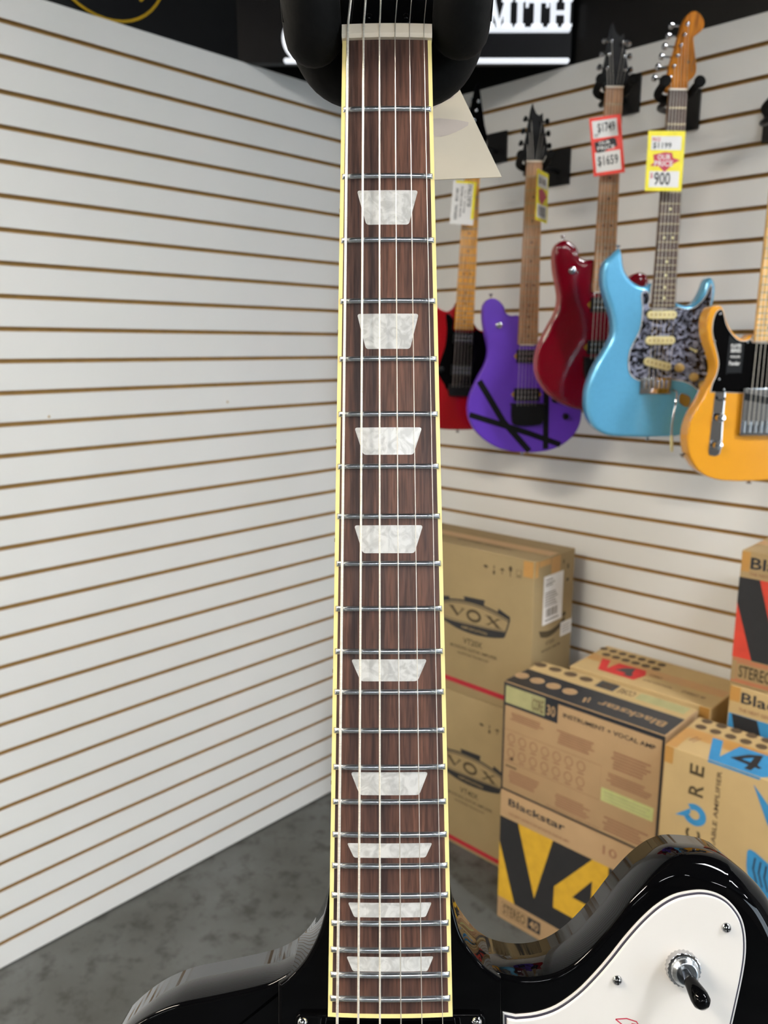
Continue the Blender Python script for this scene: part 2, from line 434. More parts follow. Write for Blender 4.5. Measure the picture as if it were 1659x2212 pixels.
struct('wall_right_upper', MB().box(-14, 4880, 14, 60, TOP - 4, RZ * 1000), M['black_wall'])

# small steel screws left in the bare left wall
for y, z in ((-1.305, 1.461), (-0.760, 1.472)):
    o = MB().lathe([(3.2, 0), (3.2, 0.6), (2.2, 1.6), (0.4, 2.0)], ax=(1, 0, 0), n=12).build('screw', M['gold_knob'], wl, 40); o.location = (0.0, y, z)

# ------------------------------------------------------------------ ceiling lights (the lamps that light the shop)
LAMPS = [(0.68, -3.25), (3.3, -1.0), (6.4, -1.0), (9.4, -1.0), (0.68, -5.4), (4.8, -4.4), (7.6, -4.4), (10.2, -4.4), (3.0, -7.2), (6.4, -7.2)]
h_me = MB().box(-620, 620, -90, 90, 0, 70).box(-620, 620, -90, -78, -28, 0).box(-620, 620, 78, 90, -28, 0).box(-620, -602, -78, 78, -28, 0).box(602, 620, -78, 78, -28, 0).mesh('housing', M['lamp_body'])  # skirts below the diffuser added to cut light reaching the upper walls
d_warm = MB().box(-600, 600, -75, 75, -8, 0).mesh('diffuser', M['lamp_warm']); d_cool = MB().box(-600, 600, -75, 75, -8, 0).mesh('diffuser', M['lamp_cool'])
for x, y in LAMPS:
    t = empty('ceiling_light', (x, y, RZ - 0.25), 'long white linear ceiling light hanging above the sales floor', 'ceiling light', 'linear ceiling lights')
    link('housing', h_me, t); link('diffuser', d_warm if x < 1 else d_cool, t)
    for s in (-1, 1): MB().tube([(s * 500, 0, 70), (s * 500, 0, 250)], 3, 6).build('suspension_rod', M['lamp_body'], t)

# ------------------------------------------------------------------ lit sign across the corner
D_SIGN = 2.49
SIGN_YAW = math.radians(43.7142)
hdir = Vector((-math.sin(SIGN_YAW), math.cos(SIGN_YAW), 0)); sdir = Vector((math.cos(SIGN_YAW), math.sin(SIGN_YAW), 0))
so = Vector((0.28786, -0.37797, 0))
sg = empty('wall_sign', axes((so.x, so.y, 0), sdir, (0, 0, 1), -hdir), 'black sign with white lit capital letters and bars across the corner', 'sign')
MB().box(-420, 535, 2432, 3050, -30, 0).build('panel', M['sign_black'], sg)
K = D_SIGN / 2.42
def sz(z): return 1631.4 + (z - 1631.4) * K
def strip(name, x0, x1, z0, z1, r=4):
    o = [(x0, sz(z0)), (x1, sz(z0)), (x1 + r, sz((z0 + z1) / 2)), (x1, sz(z1)), (x0, sz(z1)), (x0 - r, sz((z0 + z1) / 2))]
    return MB().slab(o, 0, 12, 1.5, 0).build(name, M['sign_lit'], sg)
strip('light_bar', -283, 526, 2407, 2419); strip('light_bar', -60, 526, 2485.5, 2496.5)
def letter(name, polys):
    m = MB()
    for p in polys: m.slab([(x * K, sz(z)) for x, z in p], 0, 12, 0.8, 0, 2)
    return m.build(name, M['sign_lit'], sg)
def rc(x0, z0, x1, z1): return [(x0, z0), (x1, z0), (x1, z1), (x0, z1)]
b0, b1 = 2499, 2568
def stem(x, w=14, s=6): return [rc(x - w / 2, b0, x + w / 2, b1), rc(x - w / 2 - s, b0, x + w / 2 + s, b0 + 6), rc(x - w / 2 - s, b1 - 6, x + w / 2 + s, b1)]
letter('letter', [rc(288, b0, 300, b1), rc(283, b0, 305, b0 + 6), rc(330, b0, 347, b1), rc(324, b0, 353, b0 + 6), rc(324, b1 - 6, 353, b1), rc(280, b1 - 6, 300, b1),
                  [(290, b1), (304, b1), (320, b0 + 2), (312, b0 + 2)], [(332, b1), (342, b1), (320, b0 + 2), (313, b0 + 2)]])
letter('letter', stem(374))
letter('letter', [rc(413, b0, 430, b1), rc(406, b0, 437, b0 + 6), rc(390, b1 - 8, 453, b1), rc(390, b1 - 20, 397, b1), rc(446, b1 - 20, 453, b1)])
letter('letter', stem(465) + stem(504) + [rc(470, 2530, 500, 2538)])
sp = [(40 * math.cos(a) + 0, 40 * math.sin(a)) for a in [math.radians(d) for d in range(0, 1)]]
s_pts = catmull([(268, 2556), (258, 2566), (244, 2564), (238, 2552), (246, 2541), (260, 2532), (268, 2519), (262, 2505), (246, 2501), (235, 2511)], 4, False)
m = MB(); m.stroke([(x * K, sz(z)) for x, z in s_pts], 13, 12); m.build('letter', M['sign_lit'], sg)
# big round letter at the left, only its lower curve shows beside the stand
arc = [(-272 + 62 + 62 * math.cos(a), 2468 + 56 * math.sin(a)) for a in [math.radians(d) for d in range(150, 330, 10)]]
m = MB(); m.stroke([(x * K, sz(z)) for x, z in arc], 20, 11); m.build('letter', M['sign_lit'], sg)
reg = MB(); reg.stroke([(501 * K + 9 * math.cos(a), sz(2472) + 9 * math.sin(a)) for a in [2 * math.pi * i / 20 for i in range(20)]], 2, 1, True)
reg.text('R', 501 * K - 4, sz(2467), 501 * K + 4, sz(2477), 1); reg.build('registered_mark', M['satin_black'], sg)

# yellow ringed emblem on the black wall, upper left
em = empty('wall_emblem', axes((-0.014, -1.075, 2.62), (0, 1, 0), (0, 0, 1), (1, 0, 0)), 'black oval emblem ringed in yellow above the left slatted wall', 'sign')
ov = [(185 * math.cos(2 * math.pi * i / 48), 186 * math.sin(2 * math.pi * i / 48)) for i in range(48)]
MB().slab(ov, 0, 8, 2, 0).build('disc', M['sign_black'], em)
m = MB(); m.stroke(inset(ccw(ov), 2), 6.5, 8.6, True); m.build('ring', M['emblem_yellow'], em)
MB().flat(catmull([(100, -118), (92, -104), (86, -60), (120, -60), (112, -104)], 4), 8.8).build('lettering', M['emblem_yellow'], em)

# ------------------------------------------------------------------ the guitar in front
GO = Vector((1.71566295, -1.86919643, 1.77865802))
GX = Vector((0.72526105, 0.68846156, 0.0041341)); GD = Vector((0.17932225, -0.18310306, -0.96660064)); GN = -Vector((-0.66471042, 0.70177913, -0.25625399))
FB = axes(GO, GX, -GD, GN)
fg = empty('electric_guitar', FB, 'gloss black guitar with white pickguard and bound rosewood neck, nearest the viewer', 'guitar')
SCALE = 628.65
fret_d = lambda n: SCALE * (1 - 2 ** (-n / 12))
hw = lambda d: 21.7 + (28.4 - 21.7) * d / 460.6          # half width of the bound board
RAD = 305.0
crown = lambda x, w: math.sqrt(RAD * RAD - x * x) - math.sqrt(RAD * RAD - w * w)
BW = 1.9
def board(name, d0, d1, xf, z_up, mat_, parent, nx=12, thick=None, sub=None):
    """strip of the cambered board surface, xf(d) gives (x0, x1)"""
    m = MB(); ds = sub or [d0 + (d1 - d0) * i / 12 for i in range(13)]
    vs = []; n = nx + 1
    for d in ds:
        a, b = xf(d)
        for i in range(n):
            x = a + (b - a) * i / nx; vs.append((x, -d, crown(x, hw(d)) + z_up))
    k = len(vs); fs = []
    R = len(ds)
    for r in range(R - 1):
        for i in range(nx):
            fs.append((r * n + i, (r + 1) * n + i, (r + 1) * n + i + 1, r * n + i + 1))
    if thick:
        vs += [(x, y, -thick) for x, y, z in vs]
        for r in range(R - 1):
            fs += [(r * n, k + r * n, k + (r + 1) * n, (r + 1) * n), (r * n + nx, (r + 1) * n + nx, k + (r + 1) * n + nx, k + r * n + nx)]
        for i in range(nx):
            fs += [(i, i + 1, k + i + 1, k + i), ((R - 1) * n + i, k + (R - 1) * n + i, k + (R - 1) * n + i + 1, (R - 1) * n + i + 1)]
    m.add(vs, fs); return m.build(name, mat_, parent, 30)
board('fretboard', 0, 458.7, lambda d: (-hw(d) + BW, hw(d) - BW), 0, M['rosewood'], fg, thick=6)
bd = board('binding', 0, 460.6, lambda d: (-hw(d), -hw(d) + BW), 0.02, M['binding'], fg, 2, thick=6.2)
board('binding', 0, 460.6, lambda d: (hw(d) - BW, hw(d)), 0.02, M['binding'], fg, 2, thick=6.2)
board('binding', 458.7, 460.6, lambda d: (-hw(d) + BW, hw(d) - BW), 0.02, M['binding'], fg, 12, thick=6.2, sub=[458.7, 460.6])
# side dots on the bass edge of the binding
for a in (3, 5, 7, 9, 12, 15, 17, 19, 21):
    d = (fret_d(a) + fret_d(a - 1)) / 2
    MB().lathe([(1.0, 0), (1.0, 0.25)], (-hw(d) - 0.05, -d, -2.2), 10, (-1, 0, 0)).build('side_dot', M['black'], fg)
# frets
for k in range(1, 23):
    d = fret_d(k); w = hw(d) - 0.8; m = MB(); vs = []; NX = 14; prof = [(-1.4, 0), (-1.2, 0.7), (-0.6, 1.15), (0, 1.28), (0.6, 1.15), (1.2, 0.7), (1.4, 0)]
    for i in range(NX + 1):
        x = -w + 2 * w * i / NX
        sc = 0.25 if i in (0, NX) else 1
        xx = x
        vs += [(xx, -d + py, crown(x, hw(d)) - 0.05 + pz * (sc if i in (0, NX) else 1)) for py, pz in prof]
        if i == 0: pass
    n = len(prof); fs = []
    for i in range(NX):
        for j in range(n - 1): fs.append((i * n + j, (i + 1) * n + j, (i + 1) * n + j + 1, i * n + j + 1))
    fs += [tuple(range(n)), tuple(reversed(range(NX * n, NX * n + n)))]
    # squeeze the first span so the ends read as short bevels
    vs = [((-w + 0.9 if 0 <= idx - n < n else (w - 0.9 if 0 <= idx - (NX - 1) * n < n else p[0])), p[1], p[2]) for idx, p in enumerate(vs)]
    m.add(vs, fs); m.build('fret', M['nickel'], fg, 50)
# trapezoid inlays
INL = {3: (-14.7, 14.7, 75.7, 10.2, 92.6), 5: (-14.7, 14.7, 136.0, 10.5, 153.0), 7: (-16, 16, 190.6, 11.8, 203.6), 9: (-16.2, 16.2, 236.9, 12.1, 250.0),
       12: (-17.7, 17.7, 299.3, 13.2, 309.4), 15: (-17.9, 17.9, 350.9, 13.7, 361.3), 17: (-19.6, 19.6, 383, 16.4, 389.5), 19: (-19.2, 19.2, 409.6, 16.3, 416.1), 21: (-19.9, 19.9, 433.6, 17, 440.1)}
for a, (x0, x1, d0, wb, d1) in INL.items():
    hh = d1 - d0; r = min(1.2, hh * 0.12)
    def xf(d, x1=x1, wb=wb, d0=d0, d1=d1, r=r):
        w = x1 + (wb - x1) * (d - d0) / (d1 - d0)
        e = min(d - d0, d1 - d)
        if e < r: w -= r - math.sqrt(max(0, r * r - (r - e) ** 2))
        return (-w, w)
    sub = [d0, d0 + 0.15 * r, d0 + 0.5 * r, d0 + r] + [d0 + r + (hh - 2 * r) * i / 4 for i in range(1, 4)] + [d1 - r, d1 - 0.5 * r, d1 - 0.15 * r, d1]
    board('inlay', d0, d1, xf, 0.06, M['pearl'], fg, 10, sub=sub)
# nut
m = MB(); vs = []
for i in range(13):
    x = -21.9 + 43.8 * i / 12; zc = crown(x, 21.9)
    vs += [(x, -0.6, -3), (x, -0.6, zc + 1.9), (x, 1.2, zc + 2.6), (x, 6.6, zc + 1.6), (x, 6.9, -3)]
fs = [(i * 5 + j, i * 5 + (j + 1) % 5, (i + 1) * 5 + (j + 1) % 5, (i + 1) * 5 + j) for i in range(12) for j in range(5)] + [tuple(reversed(range(5))), tuple(range(60, 65))]
m.add(vs, [tuple(reversed(q)) for q in fs]); m.build('nut', M['bone'], fg, 25)
# neck shaft behind the board
m = MB(); vs = []; NR = 12
for k, d in enumerate([-4, 60, 150, 250, 350, 415]):
    w = hw(max(0, d)); dep = 15 + 3 * max(0, d) / 415
    vs += [(w * math.cos(math.pi * i / NR), -d, -6 - dep * math.sin(math.pi * i / NR)) for i in range(NR + 1)]
n = NR + 1; fs = [(k * n + i, k * n + i + 1, (k + 1) * n + i + 1, (k + 1) * n + i) for k in range(5) for i in range(NR)] + [tuple(range(n)), tuple(reversed(range(5 * n, 6 * n)))]
m.add(vs, fs); m.build('neck', M['gloss_black'], fg, 40)
# headstock, tilted back, running out of the picture
hs = MB(); ca, sa = math.cos(math.radians(12)), math.sin(math.radians(12))
hs.T = Matrix.Translation((0, 7, -1.5)) @ Matrix.Rotation(math.radians(-12), 4, 'X')
hs.slab(catmull([(-22, 0), (-24, 20), (-34, 45), (-36, 90), (-30, 150), (-10, 215), (22, 235), (46, 225), (48, 190), (38, 120), (33, 50), (24, 20), (22, 0), (0, -1)], 4), -15, 0, 2)
hs.build('headstock', M['gloss_black'], fg, 40)
tr = MB(); tr.T = hs.T; tr.slab(catmull([(-11, 2), (-12, 20), (-3, 52), (3, 52), (12, 20), (12, 2)], 4), 0, 1.6, 0.5, 0); tr.build('truss_rod_cover', M['gloss_black'], fg, 40)
for x in (-8.8, 9.6):
    q = MB(); q.T = hs.T; q.lathe([(1.7, 1.5), (1.7, 2.0), (1.0, 2.5), (0.2, 2.6)], (x, 5, 0), 12); q.build('cover_screw', M['gloss_black'], fg, 40)
# strings
NX_ = [-18.9, -11.3, -3.6, 3.9, 10.9, 17.9]; BX_ = [-25.5, -15.4, -5.0, 5.1, 15.3, 25.4]
HX_ = [-14.5, -8.2, -1.6, 8.0, 15.2, 23.0]
SR = [0.62, 0.51, 0.40, 0.23, 0.19, 0.16]
for i in range(6):
    a = crown(NX_[i], 21.9) + 2.35
    path = [(HX_[i], 62, -9.5), (NX_[i] + 0.25, 8.0, a - 0.5), (NX_[i], 3, a + 0.1), (NX_[i] + (BX_[i] - NX_[i]) * 0.5, -314, 4.6), (BX_[i], -628, 9.0), (BX_[i], -650, 2)]
    st = MB().tube(path, SR[i], 8).build('string', M['bronze'] if i < 3 else M['steel'], fg, 60)
    pg_ = MB(); pg_.T = hs.T; pg_.lathe([(3.2, 0), (3.2, 9), (2.4, 10)], (HX_[i], 58 + i * 24, 0), 12); pg_.build('tuner_post', M['chrome'], fg, 40)
# body: raised centre block and two wings
WL = [(-36, 441), (-41, 441.6), (-46.6, 445.4), (-54.5, 449.6), (-62.2, 452), (-73.7, 454.5), (-85.2, 456.8), (-96.6, 459), (-103.5, 461), (-112.7, 465), (-120.3, 469.8), (-127.1, 475.3), (-132.4, 480.9), (-135.7, 487.7), (-139, 502), (-138, 525), (-132, 550), (-128, 575), (-135, 605), (-150, 640), (-165, 680), (-168, 720), (-150, 755), (-110, 775), (-52, 785), (-38, 785)]
WR = [(38, 437.5), (44, 442.2), (51.8, 446), (61, 448), (70.4, 447.8), (78.7, 445.6), (87, 440.8), (95.3, 433.6), (103.8, 424.3), (111.2, 415.1), (117.6, 408.1), (124, 402), (131.4, 396.9), (138.7, 394.3), (145.9, 394.1), (154.1, 394.9), (161.4, 396.9), (166.5, 400), (173.7, 406.2), (180.7, 414.3), (186.6, 425.3), (190.4, 436.5), (191.1, 448.5), (189.7, 460.6), (187.4, 470.6), (183.8, 481.5), (174, 512), (160, 545), (150, 580), (147, 615), (151, 650), (158, 690), (152, 730), (120, 765), (51.5, 785), (38, 785)]
CB = [(-27.6, 380), (-28, 400), (-29.3, 412), (-30.8, 419), (-33, 426), (-36.6, 433.5), (-41.0, 440), (-46.2, 445.2), (-51.9, 449.3)]
CBR = [(51.4, 446.8), (49.8, 445.6), (43.4, 441), (37.9, 434.6), (33.2, 427.3), (30.6, 419), (29.2, 412), (28, 400), (27.6, 380)]
yneg = lambda L: [(x, -d) for x, d in L]
def wing(name, L, rad):
    return MB().slabv(yneg(catmull(L, 5, False)), -44, -8, rad, 2).build(name, M['gloss_black'], fg, 60)
sm = lambda t: max(0.0, min(1.0, t)) ** 2 * (3 - 2 * max(0.0, min(1.0, t)))
wing('body_wing', WL, lambda x, y: 1.8); wing('body_wing', WR, lambda x, y: 2.0 + 11.0 * sm((x - 105) / 60))
cb = catmull(CB, 4, False) + [(-51.9, 790), (51.4, 790)] + catmull(CBR, 4, False)
MB().slab(yneg(cb), -44.5, -5, 1.4, 2, 3).build('body_centre', M['gloss_black'], fg, 45)
# three-ply pickguard
PGL = [(58.2, 463.9), (67.6, 462.9), (76.9, 459.8), (86.4, 453.4), (94.1, 446.2), (101.8, 437.8), (109.5, 428.6), (117.3, 420.4), (124.9, 414.0), (132.5, 409.8), (140.2, 408.0), (146.8, 407.7), (153.4, 409.4), (158.9, 413.1), (163.5, 419.5), (165.4, 426.9), (165.4, 436.0), (163.7, 446.1), (160.6, 458.8), (158.4, 467.3), (150, 500), (137, 540), (122, 600), (95, 640)]
pgo = [(52.2, 462.7)] + catmull(PGL, 4, False) + [(52.2, 645)]
pg = MB(); pg.rings(yneg(pgo), [(0, -8), (0, -7.1), (0.25, -7.0), (1.0, -7.0)]); pgb = pg.build('pickguard', M['white_ply'], fg)
MB().rings(yneg(pgo), [(0.7, -7.2), (0.95, -6.5), (2, -6.5)]).build('dark_layer', M['dark_ply'], pgb)
MB().rings(yneg(pgo), [(1.45, -6.9), (2.0, -5.7), (2.3, -5.6), (4, -5.6)]).build('top_layer', M['white_ply'], pgb)
for x, d in ((156.0, 423.9), (105.0, 447.5)):
    s_ = MB().lathe([(2.35, -5.6), (2.3, -5.2), (1.6, -4.4), (0.3, -4.1)], (x, -d, 0), 16).build('screw', M['chrome'], fg, 40)
    m = MB(); m.box(x - 1.4, x + 1.4, -d - 0.25, -d + 0.25, -4.35, -4.0); m.box(x - 0.25, x + 0.25, -d - 1.4, -d + 1.4, -4.35, -4.0); m.build('screw_slot', M['black'], s_)
# crimson emblem, mostly below the picture edge
m = MB(); m.stroke([(x, -d) for x, d in [(103.9, 464.9), (109, 464.6), (113.5, 466), (116, 470), (124, 478)]], 0.5, -5.5); m.stroke([(x, -d) for x, d in [(103.9, 464.9), (108, 468.2), (112, 474), (120, 484)]], 0.5, -5.5)
m.flat(yneg([(111, 466.6), (116.5, 467.5), (121, 476), (115, 472)]), -5.45); m.build('emblem', M['crimson'], pgb)
# selector switch
sw = MB(); kn = []
for i in range(48): rr = 8.0 if i % 2 else 7.5; kn.append((135 + rr * math.cos(2 * math.pi * i / 48), -441.5 + rr * math.sin(2 * math.pi * i / 48)))
swo = sw.slab(kn, -5.6, -2.2, 0.5, 0, 2).build('switch_nut', M['chrome'], fg, 30)
MB().lathe([(6.6, -2.2), (6.2, -0.6), (5.0, 0.6), (4.6, 0.7), (4.4, -1.0), (2.4, -1.2)], (135, -441.8, 0), 28).build('switch_collar', M['nickel'], swo, 30)
MB().tube([(135, -442, -2), (135.4, -443, 1), (135.8, -444, 3.4)], [2.0, 2.0, 2.4], 14).build('lever', M['chrome'], swo, 50)
MB().tube([(135.7, -443.7, 2.4), (136.1, -444.8, 5.5), (136.8, -446.6, 10), (137.2, -447.8, 12.6), (137.4, -448.4, 14), (137.5, -448.6, 14.5)], [2.9, 3.4, 4.2, 3.9, 2.6, 0.5], 18).build('switch_tip', M['gloss_black'], swo, 60)
# pickups
def pickup(d0):
    o = MB().slab(rrect(-43.6, -d0 - 44, 43.6, -d0, 3), -5, -2.6, 0.6, 0, 3).build('pickup_ring', M['gloss_black'], fg, 40)
    MB().slab(rrect(-33, -d0 - 39, 33, -d0 - 4.5, 2.5), -5, 1.6, 1.2, 0, 3).build('pickup_cover', M['gloss_black'], o, 40)
    for x, d in ((-40.2, d0 + 3.6), (39.6, d0 + 3.4), (-40.2, d0 + 40), (39.6, d0 + 40)):
        MB().lathe([(2.5, -2.6), (2.45, -2.0), (1.7, -1.2), (0.3, -0.9)], (x, -d, 0), 16).build('screw', M['chrome'], o, 40)
    for x, d in ((-31, d0 + 5.5), (31, d0 + 5.5)): MB().lathe([(1.8, -2.6), (1.8, 2.2), (0.3, 2.6)], (x, -d, 0), 12).build('height_screw', M['chrome'], o, 40)
pickup(461); pickup(565)
MB().slab(catmull([(-40, -634), (-38, -622), (0, -620), (38, -622), (40, -634), (0, -637)], 4), -6, 8.2, 1.5, 0).build('bridge', M['chrome'], fg, 40)
MB().slab(catmull([(-45, -668), (-42, -655), (0, -652), (42, -655), (45, -668), (0, -671)], 4), -6, 6, 2, 0).build('tailpiece', M['chrome'], fg, 40)

# ------------------------------------------------------------------ the stand that holds it (padded yoke beside the nut)
sd = empty('guitar_stand', FB, 'black guitar stand with thick foam padded yoke gripping the black guitar neck', 'guitar stand')
base = catmull([(-36, 24, -22), (-34, 16, -34), (-24, 8, -41), (0, 4.5, -43), (24, 8, -41), (34, 16, -34), (36, 24, -22)], 6, False)
MB().tube(base, 15.2, 22).build('yoke_pad', M['foam'], sd, 60)
for s in (-1, 1):
    p = catmull([(s * 36.2, 8 if s < 0 else 10, -14), (s * 36.6, 8 if s < 0 else 11, -4), (s * 37, 20, 10), (s * 38, 40, 24), (s * 39, 60, 34)], 5, False)
    r = [9, 12.6, 13.8] + [14.4] * (len(p) - 5) + [12, 7]
    MB().tube(p, r, 22).build('arm_pad', M['foam'], sd, 60)
    m = MB(); m.tube([(s * 50.2, 6, 4), (s * 50.9, 20, 12), (s * 51.6, 36, 22)], 0.35, 6); m.build('pad_seam', M['black'], sd)
MB().tube([(0, 1.5, -52), (0, -20, -66), (0, -60, -70), (0, -850, -74)], 11, 16).build('pole', M['satin_black'], sd, 50)
for s in (-1, 1): MB().tube([(0, -800, -74), (s * 90, -800, -70), (s * 120, -800, -40), (s * 120, -798, 10), (s * 118, -780, 18)], 9, 12).build('body_rest', M['foam'], sd, 50)
iv = FB.inverted()
hub = FB @ Vector((0, -0.85, -0.074))
for k in range(3):
    a = math.radians(90 + 120 * k); ft = Vector((hub.x + 0.34 * math.cos(a), hub.y + 0.34 * math.sin(a), 0.012))
    q = [iv @ hub, iv @ ft]; MB().tube([tuple(v * 1000 for v in q)], 1) if False else None
    MB().tube([tuple(v * 1000) for v in q], 10, 12).build('leg', M['satin_black'], sd, 50)

# paper tag hanging behind the neck
pt = empty('hang_tag', FB, 'cream paper hang tag poking out behind the black guitar neck', 'tag')
MB().slab([(64.4, -38.7), (29, 38.9), (14, 38.2), (14, -40.6)], -62.5, -62, 0, 0).build('card', M['paper'], pt)
for q in ([(25, 15), (33, 12), (38, 8), (32, 5), (25, 1)], [(23, -5), (46, -7), (38, -13), (27, -15)]): MB().flat(catmull(q, 3), -61.9).build('faint_print', M['paper_ghost'], pt)

# ------------------------------------------------------------------ guitars on the right wall
def frame(o, yaw, lean=0.0):
    a = math.radians(yaw); n = Vector((math.sin(a), -math.cos(a), 0)); r = Vector((math.cos(a), math.sin(a), 0)); u = Vector((0, 0, 1))
    if lean:
        q = Matrix.Rotation(math.radians(lean), 3, r); n = q @ n; u = q @ u
    return axes(o, r, u, n)

def neck_parts(t, fb_mat, neck_mat, L=472, w0=21, w1=28, marker=None, fret_m='dull_fret', scale=647.7, nf=22):
    W = lambda d: w0 + (w1 - w0) * d / L
    MB().rings([(-w0, 0), (w0, 0), (w1, -L), (-w1, -L)], [(0, -6), (0, -0.4), (1, 0)]).build('fretboard', fb_mat, t)
    m = MB(); vs = []; NR = 10
    for d in (-2, L * 0.5, L * 0.82, L - 2):
        w = W(max(0, d)); vs += [(w * math.cos(math.pi * i / NR), -d, -6 - 17 * math.sin(math.pi * i / NR)) for i in range(NR + 1)]
    n = NR + 1; fs = [(k * n + i, k * n + i + 1, (k + 1) * n + i + 1, (k + 1) * n + i) for k in range(3) for i in range(NR)] + [tuple(range(n)), tuple(reversed(range(3 * n, 4 * n)))]
    m.add(vs, fs); m.build('neck', neck_mat, t, 40)
    for k in range(1, nf + 1):
        d = scale * (1 - 2 ** (-k / 12)); w = W(d) - 0.6
        MB().box(-w, w, -d - 1.3, -d + 1.3, -0.2, 1.1).build('fret', M[fret_m], t)
    if marker:
        for a in (3, 5, 7, 9, 12, 15, 17, 19, 21):
            d = scale * (1 - 2 ** (-(a - 0.5) / 12)); xs = (-10, 10) if a == 12 else (0,)
            for x in xs: MB().lathe([(3.1, 0), (3.1, 0.3)], (x, -d, 0), 10).build('inlay', marker, t)
    MB().box(-w0 - 0.3, w0 + 0.3, 0, 4, -6, 2).build('nut', M['black'] if fret_m == 'steel' else M['bone'], t)

def strings(t, y1, z1, spread=26, tops=None, mat_=None):
    for i in range(6):
        x0 = -17.5 + 7 * i; x1 = -spread + 2 * spread * i / 5
        p = [(x0, 2, 2.2), (x1, -y1, z1)]
        if tops: p = [tops[i]] + p
        MB().tube(p, [0.5, 0.45, 0.4, 0.32, 0.28, 0.25][i], 5).build('string', mat_ or M['steel'], t)

def tuner(t, x, y, bx, by, pm, bm, z=-8):
    po = MB().lathe([(4.2, z), (4.2, z + 2), (3, z + 2.4), (3, z + 8), (2.2, z + 8.6)], (x, y, 0), 12).build('tuner_post', pm, t, 40)
    if bx is None: return
    MB().tube([(x, y, z - 12), (bx, by, z - 12)], 2.2, 8).build('tuner_shaft', pm, po)
    MB().lathe([(5, -5), (7.5, -3), (7.5, 3), (5, 5)], (bx, by, z - 12), 12, ((bx - x), (by - y), 0.01)).build('tuner_button', bm, po, 40)

def humbucker(t, x0, x1, d0, d1, z, tabs=True, open_=True):
    o = MB().slab([(x0, -d1), (x1, -d1), (x1, -d0), (x0, -d0)], z, z + 7, 1.5, 0, 2).build('pickup', M['black'], t, 40)
    for row in (0.3, 0.7):
        for i in range(6):
            MB().lathe([(2.3, z + 6.8), (2.3, z + 7.5), (1, z + 7.8)], (x0 + (x1 - x0) * (i + 1) / 7, -(d0 + (d1 - d0) * row), 0), 8).build('pole_piece', M['nickel'], o, 40)
    if tabs:
        for x, s in ((x0, -1), (x1, 1)):
            MB().slab([(x, -d1 + 8), (x + s * 8, -(d0 + d1) / 2), (x, -d0 - 8)], z, z + 2, 0.3, 0, 1).build('mounting_tab', M['gold'], o)
    return o

def knob(t, x, d, z, r=8, h=12, mt='black'):
    MB().lathe([(r + 1, z), (r + 1, z + 2), (r, z + 2.5), (r - 0.6, z + h), (r - 2, z + h + 0.6), (0.4, z + h + 0.7)], (x, -d, 0), 20).build('knob', M[mt], t, 40)

def strap_button(t, x, y, z, ax): MB().lathe([(3, 0), (3, 6), (6.5, 8), (6.5, 10), (2, 11)], (x, y, z), 14, ax).build('strap_button', M['chrome'], t, 40)

PUR = [(-24.3, 395.7), (-48.0, 394.5), (-62.7, 385.6), (-67.5, 370.4), (-76.3, 359.3), (-88.7, 350.3), (-101.8, 347.8), (-114.7, 352.8), (-123.5, 365.5), (-125.6, 385.7), (-123.6, 411.1), (-117.7, 439.2), (-110.8, 467.4), (-107.9, 488.0), (-110.5, 511.3), (-117.9, 532.1), (-130.6, 555.6), (-143.3, 581.8), (-154.7, 608.1), (-160.2, 634.6), (-160.2, 661.1), (-154.3, 685.2), (-140.3, 709.4), (-120.8, 730.9), (-96.0, 748.6), (-68.5, 762.2), (-35.7, 770.4), (-0.3, 773.3), (35.1, 773.4), (73.0, 768.0), (105.1, 755.8), (131.4, 736.9), (149.4, 715.3), (159.0, 691.1), (161.8, 667.0), (159.4, 645.6), (150, 610), (134, 575), (119, 545), (111, 515), (111, 485), (116, 462), (117, 445), (109, 430), (93, 424.5), (78, 430), (62, 447), (45, 464), (30, 472), (24, 474), (0, 474), (-24, 470), (-24.3, 430)]
WG_HEAD = [(-21, -2), (-29, 20), (-29, 34), (-21, 70), (-16.5, 101), (-10, 138), (-6.5, 150), (-2, 136), (4, 124), (11.5, 119), (20.5, 126), (22, 108), (28, 74), (34.5, 45), (36, 28), (21, -2)]

